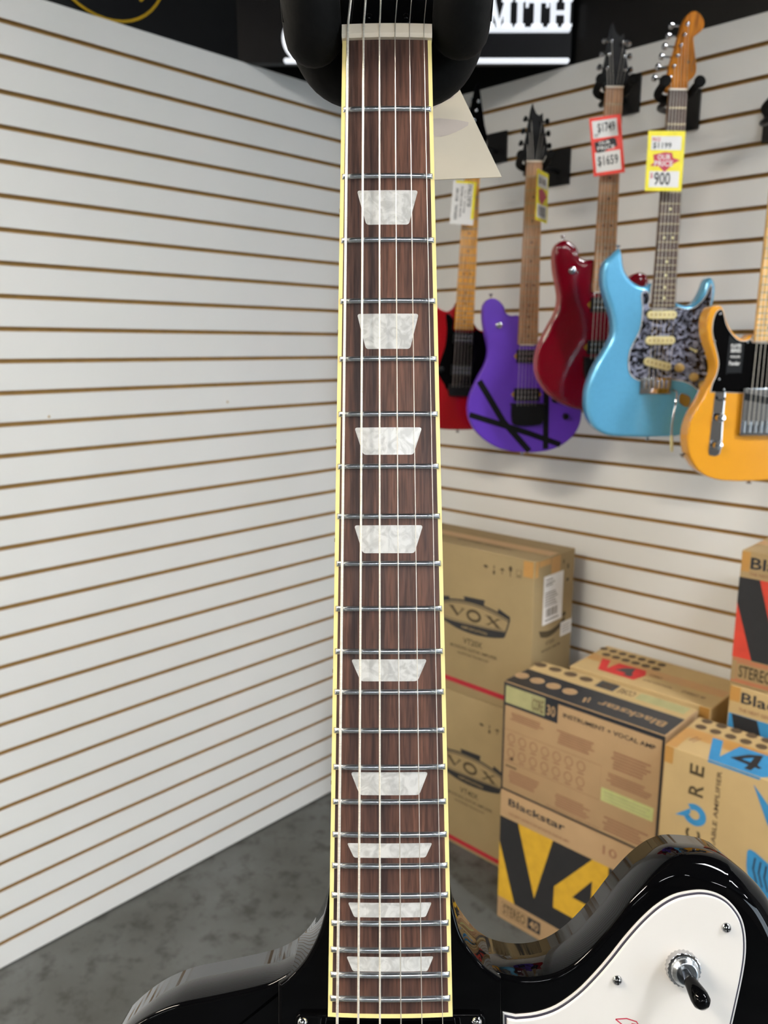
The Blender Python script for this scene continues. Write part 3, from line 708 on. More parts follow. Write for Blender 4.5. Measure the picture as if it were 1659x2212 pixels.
def wolf(mw, name, label, body_mat, side_mat, head_extra):
    t = empty(name, mw, label, 'guitar', 'guitars hanging on the right wall')
    o = yneg(catmull(PUR, 4))
    if side_mat:
        MB().slab(o, -54, -15, 0.5, 5).build('body_side', side_mat, t, 45)
        lv = [(0, -15), (0.8, -12.8), (2, -11.2), (4, -10.2), (8, -9.6), (16, -9.2), (18, -9.2)]
        MB().rings(o, lv).build('body_top', body_mat, t, 50)
    else:
        MB().slab(o, -54, -10, 4, 5).build('body', body_mat, t, 45)
    neck_parts(t, M['roasted'], M['roasted'], marker=M['marker'])
    hm = MB(); hm.T = Matrix.Rotation(math.radians(-4), 4, 'X'); hm.slab(WG_HEAD, -22, -7, 0.8); hm.build('headstock', M['satin_black'], t, 40)
    tops = []
    for i in range(3):
        y = 45 + 30 * i
        tuner(t, -20 + 4 * i, y, -34 + 5 * i, y + 6, M['black'] if not head_extra else M['chrome'], M['black'] if not head_extra else M['chrome'])
        tuner(t, 25 - 4 * i, y - 3, 42 - 4 * i, y, M['black'] if not head_extra else M['chrome'], M['black'] if not head_extra else M['chrome'])
    tops = [(-20, 45, -2), (-16, 75, -2), (-12, 105, -2), (17, 102, -2), (21, 72, -2), (25, 42, -2)]
    strings(t, 640, 8, 25, tops)
    humbucker(t, -29, 29, 486, 522, -10); humbucker(t, -33, 38, 592, 627, -10)
    MB().slab(catmull([(-40, -640), (-38, -634), (48, -634), (51, -642), (50, -676), (40, -694), (-24, -696), (-38, -680)], 3), -10, 6, 3, 0).build('bridge', M['black'], t, 40)
    knob(t, -80, 420, -10, 8, 10, 'chrome'); knob(t, 116, 671, -10, 8); knob(t, 83, 624, -10, 8)
    strap_button(t, -102, -345, -30, (0, 1, 0)); strap_button(t, 0, -772, -30, (0, -1, 0))
    return t
F_PUR = frame((0.746, -0.281, 2.113), 45)
gp = wolf(F_PUR, 'electric_guitar', 'satin purple guitar with crossed black tape stripes on its body', M['purple'], None, False)
m = MB()
def band(m, pts, w, z):
    m.stroke([(x, -d) for x, d in pts], w, z)
def clipped(pts): return pts
s1 = MB(); band(s1, [(-131.5, 572), (-60, 686), (17, 770)], 17, -9.7); s1.build('stripe', M['black'], gp)
s2 = MB(); band(s2, [(-157, 666), (-43, 701), (17, 720), (105, 751.5)], 16, -9.6); s2.build('stripe', M['black'], gp)
s3 = MB(); band(s3, [(57, 560), (60, 660), (63, 764)], 16, -9.5); s3.build('stripe', M['black'], gp)

F_RED = frame((0.977, -0.298, 2.243), 45, 0)
gr = wolf(F_RED, 'electric_guitar', 'dark red gloss guitar with arched top and red bordered price tag', M['dark_red'], M['pink_edge'], True)

# blue double cutaway
STT = [(-27.6, 415.1), (-33.1, 419.5), (-49.0, 421.8), (-65.5, 415.3), (-80.0, 404.4), (-92.5, 387.1), (-98.3, 367.6), (-103.0, 346.1), (-108.1, 337.6), (-115.8, 341.9), (-126.5, 352.7), (-138.4, 363.5), (-144.1, 382.9), (-144.3, 406.8), (-140.4, 428.6), (-132.2, 450.5), (-122.9, 472.5), (-115.8, 494.6), (-112.2, 516.8), (-113.4, 534.7), (-121.5, 554.8), (-134.2, 577.4), (-149.0, 604.5), (-159.3, 629.5), (-167.2, 656.9), (-169.3, 684.5), (-166.6, 712.3), (-158.3, 735.6), (-143.0, 756.7), (-120.8, 770.9), (-94.3, 776.8), (-58.4, 778.6), (-20.2, 779.5), (18.0, 778.5), (61.0, 776.5), (110.1, 762.7), (146.0, 730.9), (160, 690), (156, 652.9), (138.2, 600.5), (120.6, 555.2), (115.8, 516.5), (121.4, 475.5), (126.4, 449.8), (127.2, 432.2), (124.5, 414.6), (117.8, 403.7), (110.7, 401.5), (104.5, 410.3), (99.0, 427.9), (89.1, 447.7), (76.3, 461.0), (60.4, 465.4), (41.5, 461.1), (28.3, 455.6), (27, 470), (0, 474), (-27, 470), (-27, 440)]
STPG = [(-44.5, 430.6), (-51.0, 437.2), (-51.3, 450.4), (-47.8, 468.0), (-47.2, 494.5), (-50.0, 521.2), (-59.1, 541.4), (-68.3, 561.6), (-73.0, 579.6), (-72.9, 606.8), (-67.7, 625.0), (-56.5, 636.4), (-39.6, 643.3), (-28.1, 639), (26.1, 639.9), (45.1, 641.1), (69.0, 645.7), (88.7, 655.0), (103.8, 666.5), (122.5, 669.2), (136.9, 652.7), (137.0, 629.8), (122.3, 584.1), (109.7, 550.2), (107.9, 516.6), (114.7, 467.6), (118.0, 441.1), (116.1, 421.4), (112.2, 416.9), (103.9, 441.2), (91.6, 458.0), (76.3, 470.1), (55.6, 473.4), (34.1, 469.0), (29.5, 473.0), (-29.4, 473), (-30.2, 450.3), (-36.0, 435.0)]
F_BLU = frame((1.151, -0.327, 2.196), 46)
gb = empty('electric_guitar', F_BLU, 'metallic light blue guitar with black pearl pickguard and cream pickups', 'guitar', 'guitars hanging on the right wall')
MB().slab(yneg(catmull(STT, 4)), -55, -10, 10, 10, 6).build('body', M['blue'], gb, 60)
pb = MB().slab(yneg(catmull(STPG, 2)), -10, -7.8, 0.6, 0, 2).build('pickguard', M['pearloid_black'], gb)
m = MB(); m.stroke(ccw(inset(ccw(yneg(catmull(STPG, 2))), 0.8)), 1.6, -7.7, True); m.build('pickguard_rim', M['white_ply'], pb)
neck_parts(gb, M['dark_rosewood'], M['maple'], marker=M['cream'])
HD4 = [(-21, 0), (-28.9, 11), (-23.3, 34.8), (-18.0, 61.4), (-12.2, 82.1), (-6.7, 105.6), (-0.1, 129.0), (5.7, 147.6), (17.1, 160.7), (30.4, 162.7), (42.5, 154.6), (49.9, 140.8), (47.9, 127.8), (37.2, 118.3), (28.4, 110.8), (30.9, 92.1), (36.0, 68.7), (40.0, 45.1), (35.9, 30.8), (23.2, 18.3), (21, 0)]
MB().slab(catmull(HD4, 3), -22, -6, 1.5).build('headstock', M['amber'], gb, 40)
PG4 = [(6.2, 136.2), (1.6, 114.8), (-5.1, 93.3), (-10.8, 72.6), (-17.5, 50.9), (-24.2, 28.2)]
for x, y in PG4: tuner(gb, x + 5, y, x - 26, y + 2, M['chrome'], M['chrome'], -6)
m = MB(); m.stroke([(30, 40), (27, 52), (31, 60), (35, 66)], 1.6, -5.9); m.disc(20, 60, 3.5, 3.5, -5.9, 12); m.build('lettering', M['ink_soft'], gb)
strings(gb, 640, 5, 26, [(x + 5, y, 1) for x, y in reversed(PG4)])
def single(t, p, q, d0, mt, h=20):
    (xa, da), (xb, db) = p, q
    L_ = math.hypot(xb - xa, db - da); ux, uy = (xb - xa) / L_, -(db - da) / L_
    cx, cy = (xa + xb) / 2, -(da + db) / 2
    o2 = []
    for i in range(24):
        a = 2 * math.pi * i / 24; lx = (L_ / 2 - h / 2) * (1 if math.cos(a) > 0 else -1) + h / 2 * math.cos(a); ly = h / 2 * math.sin(a)
        o2.append((cx + lx * ux - ly * uy, cy + lx * uy + ly * ux))
    o = MB().slab(o2, -8, -2, 1.5, 0, 3).build('pickup', M[mt], t, 40)
    for i in range(6):
        lx = -26 + 10.4 * i
        MB().lathe([(2.4, -2.1), (2.4, -1.4), (1, -1.2)], (cx + lx * ux, cy + lx * uy, 0), 8).build('pole_piece', M['gold_knob'], o, 40)
single(gb, (-36, 487.5), (35, 487.5), 0, 'cream'); single(gb, (-36, 547), (35, 547), 0, 'cream'); single(gb, (-36, 594), (30, 611), 0, 'cream')
br = MB().slab([(-42, -673), (33, -673), (33, -634), (-42, -634)], -9, -5, 1, 0, 2).build('bridge', M['chrome'], gb, 40)
for i in range(6): MB().slab([(-36 + 11 * i, -660), (-27 + 11 * i, -660), (-27 + 11 * i, -640), (-36 + 11 * i, -640)], -5, 1, 1, 0, 2).build('saddle', M['nickel'], br, 40)
knob(gb, 50.5, 611, -8, 9.5, 12, 'gold_knob'); knob(gb, 87.5, 633, -8, 9.5, 12, 'gold_knob'); knob(gb, 112, 652, -8, 9.5, 12, 'gold_knob')
MB().tube([(74, -565, -8), (80, -570, 2), (83, -572, 8)], [2, 2, 4], 10).build('selector', M['cream'], gb, 40)
arm = MB().tube(catmull([(38, -664, -4), (40, -668, 14), (36, -690, 24), (28, -740, 30), (29, -775, 30)], 5, False), 2.6, 10).build('tremolo_arm', M['chrome'], gb, 50)
MB().tube([(29, -770, 30), (31, -790, 30), (33, -806, 29.5), (33.5, -810, 29.4)], [3.4, 4, 3.6, 1], 10).build('arm_tip', M['cream'], arm, 50)
MB().slab(catmull([(60, -672), (84, -682), (80, -705), (58, -694)], 4), -10, -7.5, 0.8, 0).build('jack_plate', M['chrome'], gb, 40)
strap_button(gb, -107, -338, -32, (0.1, 1, 0)); strap_button(gb, -5, -778, -32, (0, -1, 0))

# left-handed single cutaway in butterscotch
TEL = [(-26.6, 462.7), (-36.4, 469.4), (-47.7, 473.9), (-59.8, 469.4), (-72.4, 459.3), (-82.9, 446.0), (-90.8, 430.4), (-96.1, 414.9), (-102.8, 405.0), (-111.2, 401.7), (-122.5, 405.1), (-130.5, 419.4), (-132.6, 441.6), (-127.3, 470.6), (-115.5, 499.7), (-106.6, 522.3), (-103.8, 540.5), (-107.9, 561.0), (-118.2, 579.3), (-128.0, 602.3), (-140.4, 625.4), (-150.3, 648.6), (-155.4, 674.3), (-154.6, 700.1), (-148.9, 726.2), (-137.6, 747.6), (-121.6, 766.8), (-101.3, 778.9), (-76.5, 786.3), (-47.3, 788.9), (-13.3, 789.6), (37.3, 787.0), (90, 780), (128, 757), (149, 720), (155, 680), (148, 635), (128, 590), (108, 555), (103, 520), (112, 480), (126, 445), (132, 410), (120, 385), (95, 374), (65, 382), (40, 392), (28, 394), (28, 440), (26, 478), (-26, 478)]
TLPG = [(-109.0, 410.6), (-116.4, 419.5), (-120.6, 437.2), (-119.9, 459.4), (-113.3, 481.8), (-104.0, 508.7), (-99.9, 529.1), (-102.8, 549.5), (-110.4, 570.1), (-113.0, 587.4), (-110, 589), (-75.7, 589.6), (60, 589.7), (75, 560), (70, 520), (60, 480), (30, 466), (28, 480), (-28, 480), (-28.2, 467.0), (-34.7, 473.9), (-48.5, 477.5), (-62.9, 473.7), (-77.2, 460.2), (-89.5, 442.4), (-97.5, 419.2), (-102, 411)]
F_TEL = frame((1.388, -0.317, 2.124), 46)
gt = empty('electric_guitar', F_TEL, 'butterscotch yellow left-handed guitar with black pickguard, cut by the photo edge', 'guitar', 'guitars hanging on the right wall')
MB().slab(yneg(catmull(TEL, 4)), -55, -10, 3.5, 3.5, 4).build('body', M['butterscotch'], gt, 50)
pk = MB().slab(yneg(catmull(TLPG, 3)), -10, -8.2, 0.3, 0, 1).build('pickguard', M['white_ply'], gt)
MB().rings(inset(ccw(yneg(catmull(TLPG, 3))), 1.1), [(0, -8.4), (0, -7.9)]).build('top_layer', M['gloss_black'], pk)
for x, d in ((-107, 420), (-113, 478), (-97, 560), (-40, 480), (-84, 583)): MB().lathe([(2.6, -7.9), (2.4, -7.2), (0.4, -6.6)], (x, -d, 0), 10).build('screw', M['chrome'], pk, 40)
neck_parts(gt, M['maple_pale'], M['maple'], L=478, marker=M['marker'])
MB().slab(catmull([(21, 0), (26, 14), (22, 60), (14, 120), (0, 160), (-22, 172), (-40, 160), (-44, 140), (-34, 122), (-30, 60), (-34, 34), (-21, 0)], 3), -22, -6, 1.5).build('headstock', M['maple_pale'], gt, 40)
for i in range(6): tuner(gt, 16 - 4 * i, 30 + 22 * i, 40 - 4 * i, 30 + 22 * i, M['chrome'], M['chrome'], -6)
strings(gt, 660, 4, 27, [(16 - 4 * i, 30 + 22 * i, 1) for i in range(6)])
cp = MB().slab(catmull([(-106, -720), (-104, -640), (-102, -584), (-97, -579), (-84, -580), (-79, -586), (-79, -640), (-78, -716), (-86, -730), (-98, -730)], 3), -10, -8, 0.8, 0, 3).build('control_plate', M['chrome'], gt, 40)
MB().lathe([(9.5, -8), (9.8, 4), (9, 7), (0.4, 7.6)], (-91, -645, 0), 22).build('knob', M['chrome'], cp, 40); MB().lathe([(9.5, -8), (9.8, 4), (9, 7), (0.4, 7.6)], (-91.5, -706, 0), 22).build('knob', M['chrome'], cp, 40)
MB().tube([(-91, -606, -8), (-90, -604, 4), (-90, -602, 9)], [2, 2, 4.5], 10).build('switch', M['black'], cp, 40)
bp = MB().slab([(-43, -684), (42, -684), (42, -580), (-43, -580)], -9, -7, 0.6, 0, 2).build('bridge', M['chrome'], gt, 40)
m = MB(); m.box(-43, -40.5, -684, -580, -7, 2); m.box(39.5, 42, -684, -580, -7, 2); m.box(-43, 42, -684, -681, -7, 2); m.build('bridge_wall', M['chrome'], bp)
MB().slab([(-37, -606), (37, -618), (37, -602), (-37, -590)], -7, -3, 1, 0, 2).build('pickup', M['black'], bp, 40)
for i in range(6): MB().tube([(-33 + 13 * i, -678, -3), (-33 + 13 * i, -652, -2)], 4, 10).build('saddle', M['nickel'], bp, 40)
lb = MB().rings(catmull([(-82, -545), (-81.5, -470), (-78, -468), (-68, -476), (-52, -481), (-47, -484), (-47.5, -542), (-52, -546), (-78, -547)], 2), [(0, -7.9), (0, -7.4)]).build('plastic_film', M['satin_black'], gt)
words(lb, 'label', [('PLAYER', -76, -492, -53, -484, -7.2), ('SERIES', -76, -502, -53, -494, -7.2), ('PICKUPS', -75, -514, -54, -509, -7.2), ('Fender', -77, -530, -53, -521, -7.2)])
strap_button(gt, -150, -728, -32, (-0.8, -0.6, 0)); strap_button(gt, 5, -788, -32, (0, -1, 0))

# red guitar with maple neck near the corner
G1B = [(-25, 394), (-34, 410), (-50, 421), (-67, 417), (-82, 404), (-95, 380), (-105, 355), (-118, 345), (-130, 360), (-138, 400), (-130, 450), (-112, 500), (-108, 530), (-120, 570), (-145, 620), (-155, 670), (-150, 720), (-120, 756), (-56, 767), (0, 768), (54, 764), (120, 745), (150, 700), (150, 650), (130, 600), (108, 550), (104, 515), (112, 480), (116, 456), (106, 444), (92, 448), (75, 464), (56, 473), (40, 466), (31, 455), (26, 474), (-26, 474), (-26, 430)]
G1P = [(-55, 432), (-50, 470), (-52, 520), (-66, 570), (-70, 600), (-50, 632), (-35, 650), (40, 650), (66, 628), (92, 580), (94, 520), (82, 488), (55, 478), (36, 470), (28, 478), (-29, 478), (-32, 445), (-45, 430)]
a1 = math.radians(45); F_G1 = frame((0.536, -0.273, 2.156), 45) @ Matrix.Rotation(math.radians(-2.0), 4, 'Z')
g1 = empty('electric_guitar', F_G1, 'red guitar with orange maple neck and black pickguard, behind the purple one', 'guitar', 'guitars hanging on the right wall')
MB().slab(yneg(catmull(G1B, 4)), -54, -10, 5, 5).build('body', M['red'], g1, 50)
MB().slab(yneg(catmull(G1P, 3)), -10, -8, 0.5, 0, 2).build('pickguard', M['gloss_black'], g1)
neck_parts(g1, M['maple'], M['maple'], marker=M['marker'])
MB().slab([(-21, -2), (-28, 22), (-26, 60), (-18, 120), (-4, 190), (6, 196), (16, 150), (28, 90), (38, 60), (34, 26), (21, -2)], -22, -7, 1).build('headstock', M['gloss_black'], g1, 40)
for i in range(6): tuner(g1, -16 + 4.5 * i, 30 + 24 * i, -40 + 6 * i, 34 + 24 * i, M['chrome'], M['chrome'])
strings(g1, 640, 6, 25)
humbucker(g1, -30, 30, 482, 512, -9, False); humbucker(g1, -32, 32, 575, 605, -9, False)
MB().slab([(-34, -666), (34, -666), (38, -650), (36, -632), (-36, -632), (-38, -650)], -9, 5, 2, 0, 2).build('bridge', M['black'], g1, 40)
knob(g1, -62, 590, -8, 8); knob(g1, 80, 610, -8, 8)
strap_button(g1, 0, -767, -30, (0, -1, 0))

# ------------------------------------------------------------------ wall hangers
def hanger(mw, plate, label):
    """plate: (x0, x1, z0, z1) metres on the right wall"""
    x0, x1, z0, z1 = plate; px, pz = (x0 + x1) / 2, (z0 + z1) / 2
    t = empty('wall_hanger', (px, 0, pz), label, 'guitar hanger', 'guitar hangers on the right wall')
    W2 = (x1 - x0) * 500; H2 = (z1 - z0) * 500
    MB().box(-W2, W2, -9, -0.5, -H2, H2).build('backplate', M['black'], t)
    L_ = lambda v: tuple(((mw @ Vector([c * S for c in v])) - Vector((px, 0, pz))) * 1000)
    p = [(0, -6, -12), (0, -60, -14)] + [L_((0, -8, -110)), L_((0, -6, -48))]
    MB().tube(catmull(p, 6, False), 7, 12).build('arm', M['black'], t, 50)
    for s in (-1, 1):
        q = catmull([L_((0, -6, -46)), L_((s * 20, -6, -44)), L_((s * 36, 0, -30)), L_((s * 38, 8, 0)), L_((s * 39, 14, 26))], 5, False)
        MB().tube(q, [9] * (len(q) - 3) + [13, 13, 8], 14).build('yoke_arm', M['foam'], t, 50)
    return t
hanger(F_PUR, (0.610, 0.685, 2.105, 2.205), 'black wall hanger holding up the purple striped guitar')
hanger(F_RED, (0.815, 0.893, 2.262, 2.360), 'black wall hanger holding up the dark red gloss guitar')
hanger(F_BLU, (0.985, 1.062, 2.190, 2.286), 'black wall hanger holding up the light blue guitar')
hanger(F_TEL, (1.226, 1.302, 2.128, 2.222), 'black wall hanger holding the butterscotch guitar at the photo edge')
hanger(F_G1, (0.385, 0.458, 2.200, 2.290), 'black wall hanger nearest the corner, holding the red guitar')

# ------------------------------------------------------------------ price tags
def ptag(mw, label, w, h, edge, big, cat='price tag'):
    t = empty('price_tag', mw, label, cat, 'paper price tags')
    MB().box(0, w, -h, 0, -0.5, 0).build('card', edge, t); return t
def sub(mw, x, d, z, rz=0.0, ry=0.0): return mw @ Matrix.Translation((x * S, -d * S, z * S)) @ Matrix.Rotation(math.radians(ry), 4, 'Y') @ Matrix.Rotation(math.radians(rz), 4, 'Z')
def panel(t, x0, y0, x1, y1, mt='label', z=0.2): return MB().rect(x0, y0, x1, y1, z).build('panel', M[mt], t)
t = ptag(sub(F_RED, -66, 76, 30, 8), 'red bordered price tag on the neck of the dark red guitar', 76, 132, M['tag_red'], None)
panel(t, 6, -47, 66, -8); panel(t, 7, -124, 68, -79)
m = MB(); m.flat([(10, -76), (8, -56), (54, -50), (60, -55), (62, -70), (40, -74), (30, -79), (14, -80)], 0.3); m.build('burst', M['ink'], t)
words(t, 'label', [('OUR', 18, -63, 46, -55, 0.5), ('PRICE', 14, -75, 56, -66, 0.5)])
words(t, 'ink', [('$1749', 18, -38, 60, -14, 0.5), ('LIST', 9, -44, 20, -37, 0.5), ('$1659', 12, -113, 62, -88, 0.5)])
t = ptag(sub(F_BLU, -73, 92, 30, 0), 'yellow bordered price tag facing the viewer on the blue guitar neck', 84, 126, M['tag_yellow'], None)
panel(t, 8, -40, 76, -11); panel(t, 8, -118, 76, -84)
m = MB(); m.flat([(14, -50), (40, -44), (56, -45), (60, -56), (76, -61), (62, -68), (42, -86), (28, -74), (8, -73), (17, -66)], 0.3); m.build('burst', M['crimson'], t)
words(t, 'label', [('OUR', 24, -60, 54, -49, 0.5), ('PRICE', 18, -74, 60, -62, 0.5)])
words(t, 'crimson', [('PRICE', 10, -22, 28, -14, 0.5), ('$', 10, -100, 16, -88, 0.5)])
words(t, 'ink', [('$1199', 12, -38, 54, -24, 0.5), ('900', 19, -114, 56, -86, 0.5)])
t = ptag(sub(F_PUR, -2, 26, 50, 0, 57), 'yellow bordered price tag turned edge on, on the purple guitar neck', 84, 126, M['tag_yellow'], None)
panel(t, 8, -42, 76, -11); panel(t, 8, -118, 76, -84)
m = MB(); m.flat([(14, -50), (40, -44), (60, -50), (74, -61), (62, -68), (42, -84), (20, -74)], 0.3); m.build('burst', M['crimson'], t)
words(t, 'ink', [('$1100', 14, -36, 64, -18, 0.5), ('1000', 16, -114, 66, -88, 0.5)])
t = ptag(sub(F_G1, -56, 66, 26, -2), 'white paper tag with sideways printing on the red guitar maple neck', 66, 116, M['label'], None, 'price tag')
m = MB(); m.rect(58, -100, 66, 0, 0.2); m.rect(8, -6, 64, 0, 0.2); m.build('yellow_edge', M['tag_yellow'], t)
words(t, 'ink', [('ELECTRIC', 44, -66, 55, -4, 0.4, 90), ('SOLID BODY MAPLE', 24, -96, 30, -14, 0.4, 90), ('SERIAL  82140', 10, -104, 18, -20, 0.4, 90), ('MADE  6-12', 35, -84, 39, -24, 0.4, 90)])

# ------------------------------------------------------------------ boxes
class Box:
    """cardboard box; prints are given in absolute millimetres on its faces"""
    def __init__(s, x0, x1, y0, y1, z0, z1, label, mt, group='stacked amplifier cartons', name='cardboard_box'):
        s.b = (x0, x1, y0, y1, z0, z1)
        s.c = ((x0 + x1) / 2, (y0 + y1) / 2, z0)
        s.t = empty(name, tuple(c * S for c in s.c), label, 'box', group)
        o = [(x0 - s.c[0], y0 - s.c[1]), (x1 - s.c[0], y0 - s.c[1]), (x1 - s.c[0], y1 - s.c[1]), (x0 - s.c[0], y1 - s.c[1])]
        r = 4; oo = []
        for i, (px, py) in enumerate(o):
            a0 = math.pi + i * math.pi / 2; cx, cy = px - math.copysign(r, px), py - math.copysign(r, py)
            oo += [(cx + r * math.cos(a0 + k * math.pi / 6), cy + r * math.sin(a0 + k * math.pi / 6)) for k in range(4)]
        MB().slab(oo, 0, z1 - z0, 3, 2, 3).build('carton', M[mt], s.t, 50)
        yc = (y0 + y1) / 2
        s.top('tape', 'tape', lambda m: m.rect(x0 + 5, yc - 24, x1 - 5, yc + 24, 0.25))
    def _p(s, name, mt, fn, T):
        m = MB(); m.T = T; fn(m); return m.build(name, M[mt], s.t)
    def front(s, name, mt, fn):   # (x, z)
        x, y, z = s.c; return s._p(name, mt, fn, Matrix(((1, 0, 0, -x), (0, 0, -1, s.b[2] - y), (0, 1, 0, -z), (0, 0, 0, 1))))
    def words(s, face, mt, items):
        for it in items: getattr(s, face)('lettering', mt, lambda m: m.text(*it))
    def top(s, name, mt, fn):     # (x, y)
        x, y, z = s.c; return s._p(name, mt, fn, Matrix(((1, 0, 0, -x), (0, 1, 0, -y), (0, 0, 1, s.b[5] - z), (0, 0, 0, 1))))
    def side(s, name, mt, fn):    # (y, z) on the +x face
        x, y, z = s.c; return s._p(name, mt, fn, Matrix(((0, 0, 1, s.b[1] - x), (1, 0, 0, -y), (0, 1, 0, -z), (0, 0, 0, 1))))

def vox_front(b, dz, f, stripe, model):
    g = lambda L: [(x, z + dz) for x, z in L]
    f('stripe', 'stripe_red', lambda m: m.rect(b.b[0] + 4, stripe[0], b.b[1] - 4, stripe[1], 0.3))
    def emblem(m):
        m.flat(g([(547, 873), (629, 877), (626, 858), (553, 858)]), 0.4); m.flat(g([(680, 863), (724, 845), (720, 834), (678, 850)]), 0.4); m.flat(g([(452, 853), (490, 861), (492, 849), (456, 840)]), 0.4)
        up = catmull([(446, 836), (475, 845), (507, 853), (559, 859), (619, 858), (675, 849), (722, 837)], 4, False)
        m.stroke(g(up), 5.5, 0.42); m.stroke(g([(x, z - 8) for x, z in up]), 3, 0.41)
        m.stroke(g([(722, 838), (713, 806), (704, 779)]), 5, 0.42); m.stroke(g([(446, 837), (455, 806), (464, 781)]), 5, 0.42)
        lo = catmull([(464, 790), (527, 788), (593, 790), (649, 793), (706, 797)], 4, False)
        m.stroke(g(lo), 2, 0.41)
        m.flat(g(catmull([(466, 784), (527, 783), (593, 786), (649, 789), (706, 794)], 4, False) + catmull([(704, 775), (653, 763), (583, 757), (520, 762), (466, 777)], 4, False)), 0.4)
    f('logo', 'ink', emblem)
    def letters(m):
        m.flat(g([(490, 832), (506, 833), (527, 811), (523, 802)]), 0.42); m.flat(g([(521, 803), (525, 803), (550, 831), (544, 832)]), 0.42); m.stroke(g([(487, 832), (510, 833)]), 2, 0.43); m.stroke(g([(537, 832), (554, 831)]), 2, 0.43)
        m.stroke(g([(588 + 24 * math.cos(a), 817 + 16 * math.sin(a)) for a in [2 * math.pi * i / 28 for i in range(28)]]), 9.5, 0.42, True)
        m.flat(g([(634, 830), (650, 830), (692, 801), (676, 801)]), 0.42); m.stroke(g([(683, 829), (640, 802)]), 4, 0.43); m.stroke(g([(630, 830), (656, 830)]), 2, 0.43); m.stroke(g([(668, 801), (696, 801)]), 2, 0.43); m.stroke(g([(674, 829), (692, 829)]), 2, 0.43); m.stroke(g([(632, 802), (650, 802)]), 2, 0.43)
    f('lettering', 'ink_olive', letters)
    b.words('front', 'ink_olive', [(model, 549, 718 + dz, 623, 738 + dz, 0.4), ('MODELING GUITAR AMPLIFIER', 498, 697 + dz, 680, 707 + dz, 0.4), ('VALVETRONIX TECHNOLOGY', 526, 679 + dz, 650, 687 + dz, 0.4)])
    def sub_(m): m.text('AMPLIFICATION', 540, 767 + dz, 640, 776 + dz, 0.6)
    f('lettering', 'card_olive', sub_)
    def icons(m):
        z = 982 + dz
        m.flat(g([(619, 986), (629, 991), (640, 985), (629, 979)]), 0.4); m.rect(656, z - 16, 664, z - 4, 0.4); m.rect(658, z + 0, 662, z + 12, 0.4)
        m.flat([(680, z + 2), (690, z + 10), (700, z + 2)], 0.4); m.rect(688, z - 10, 691, z + 2, 0.4); m.disc(719, z + 12, 6, 9, 0.4, 12); m.rect(717.5, z - 12, 720.5, z + 4, 0.4)
        m.stroke([(741, z - 10), (757, z - 10), (757, z + 14), (741, z + 14)], 1.6, 0.4, True); m.rect(744, z - 6, 754, z - 2, 0.4)
    f('icons', 'ink_olive', icons)
vl = Box(270, 800, -289, -65, 0, 546, 'lower of two tan cartons with red stripe, standing on the floor', 'card_olive')
vox_front(vl, -518, vl.front, (11, 27), 'VT40X')
vu = Box(268, 802, -289, -66, 548, 1031, 'upper of two tan cartons with red stripe, white shipping label on its side', 'card_olive')
vox_front(vu, 0, vu.front, (576, 592), 'VT20X')
vu.words('top', 'ink_soft', [('THIS SIDE UP HANDLE', 463, -226, 560, -212, 0.5), ('WITH CARE FRAGILE', 575, -226, 675, -212, 0.5)])
vu.front('tape', 'tape', lambda m: m.rect(764, 980, 798, 1028, 0.3)); vu.side('tape', 'tape', lambda m: (m.rect(-285, 980, -268, 1028, 0.3), m.rect(-200, 940, -150, 1026, 0.3), m.rect(-264, 1008, -204, 1026, 0.3)))
vu.side('shipping_label', 'label', lambda m: m.rect(-238, 824, -130, 975, 0.6)); vu.side('small_label', 'label', lambda m: m.rect(-134, 763, -70, 808, 0.6))
def lab(m):
    for i, z in enumerate((960, 950, 943)): m.rect(-228, z, -190 + 12 * (i % 2), z + 3, 0.8)
    for i in range(6): m.rect(-230, 880 + i * 8, -160 - 6 * (i % 3), 883 + i * 8, 0.8)
    for i in range(9): m.rect(-220 + 7 * i, 846, -217 + 7 * i + (i % 3), 872, 0.8)
    m.rect(-224, 834, -150, 838, 0.8)
vu.side('label_print', 'ink_soft', lab)
vu.side('label_print', 'ink_soft', lambda m: [m.rect(-126, 772 + 8 * i, -80, 774 + 8 * i, 0.8) for i in range(4)])
vu.side('logo', 'ink_olive', lambda m: m.flat(catmull([(-255, 812), (-200, 800), (-150, 806), (-110, 826)], 4, False) + catmull([(-112, 806), (-160, 786), (-205, 780), (-244, 790)], 4, False), 0.35))
vu.side('logo', 'ink_olive', lambda m: m.flat([(-130, 835), (-112, 842), (-104, 828), (-126, 826)], 0.35))
vu.words('side', 'ink_olive', [('VT20X', -215, 756, -165, 768, 0.35), ('MODELING AMPLIFIER', -235, 738, -130, 746, 0.35)])
for q in ((-135, 995, -128, 1008), (-110, 975, -100, 990), (-112, 935, -98, 945)): vu.side('icon', 'ink_olive', lambda m: m.rect(*q, 0.35))

# dark-topped carton on the yellow one
dk = Box(836, 1297, -473, -285, 412, 737, 'carton with black top band and dense small printing, on the yellow printed carton', 'card_pink')
dk.top('black_band', 'ink_navy', lambda m: m.rect(838, -472, 1294, -360, 0.4)); dk.top('pale_band', 'card_pale', lambda m: m.rect(838, -360, 1294, -286, 0.35))
dk.front('black_band', 'ink_navy', lambda m: (m.rect(838, 723, 1295, 735, 0.4), m.rect(838, 668, 1007, 723, 0.4)))
dk.front('edge_line', 'ink', lambda m: (m.rect(836.5, 414, 842, 735, 0.42), m.rect(1290, 414, 1296.5, 735, 0.42), m.rect(838, 412.5, 1295, 418, 0.42)))
dk.front('panel', 'ink_sage', lambda m: m.rect(843, 676, 968, 726, 0.6))
dk.front('lettering', 'ink_soft', lambda m: m.text('CORE', 930, 682, 962, 716, 0.9)); dk.front('edge_line', 'ink_soft', lambda m: m.stroke([(928, 680), (964, 680), (964, 720), (928, 720)], 1.5, 0.9, True))
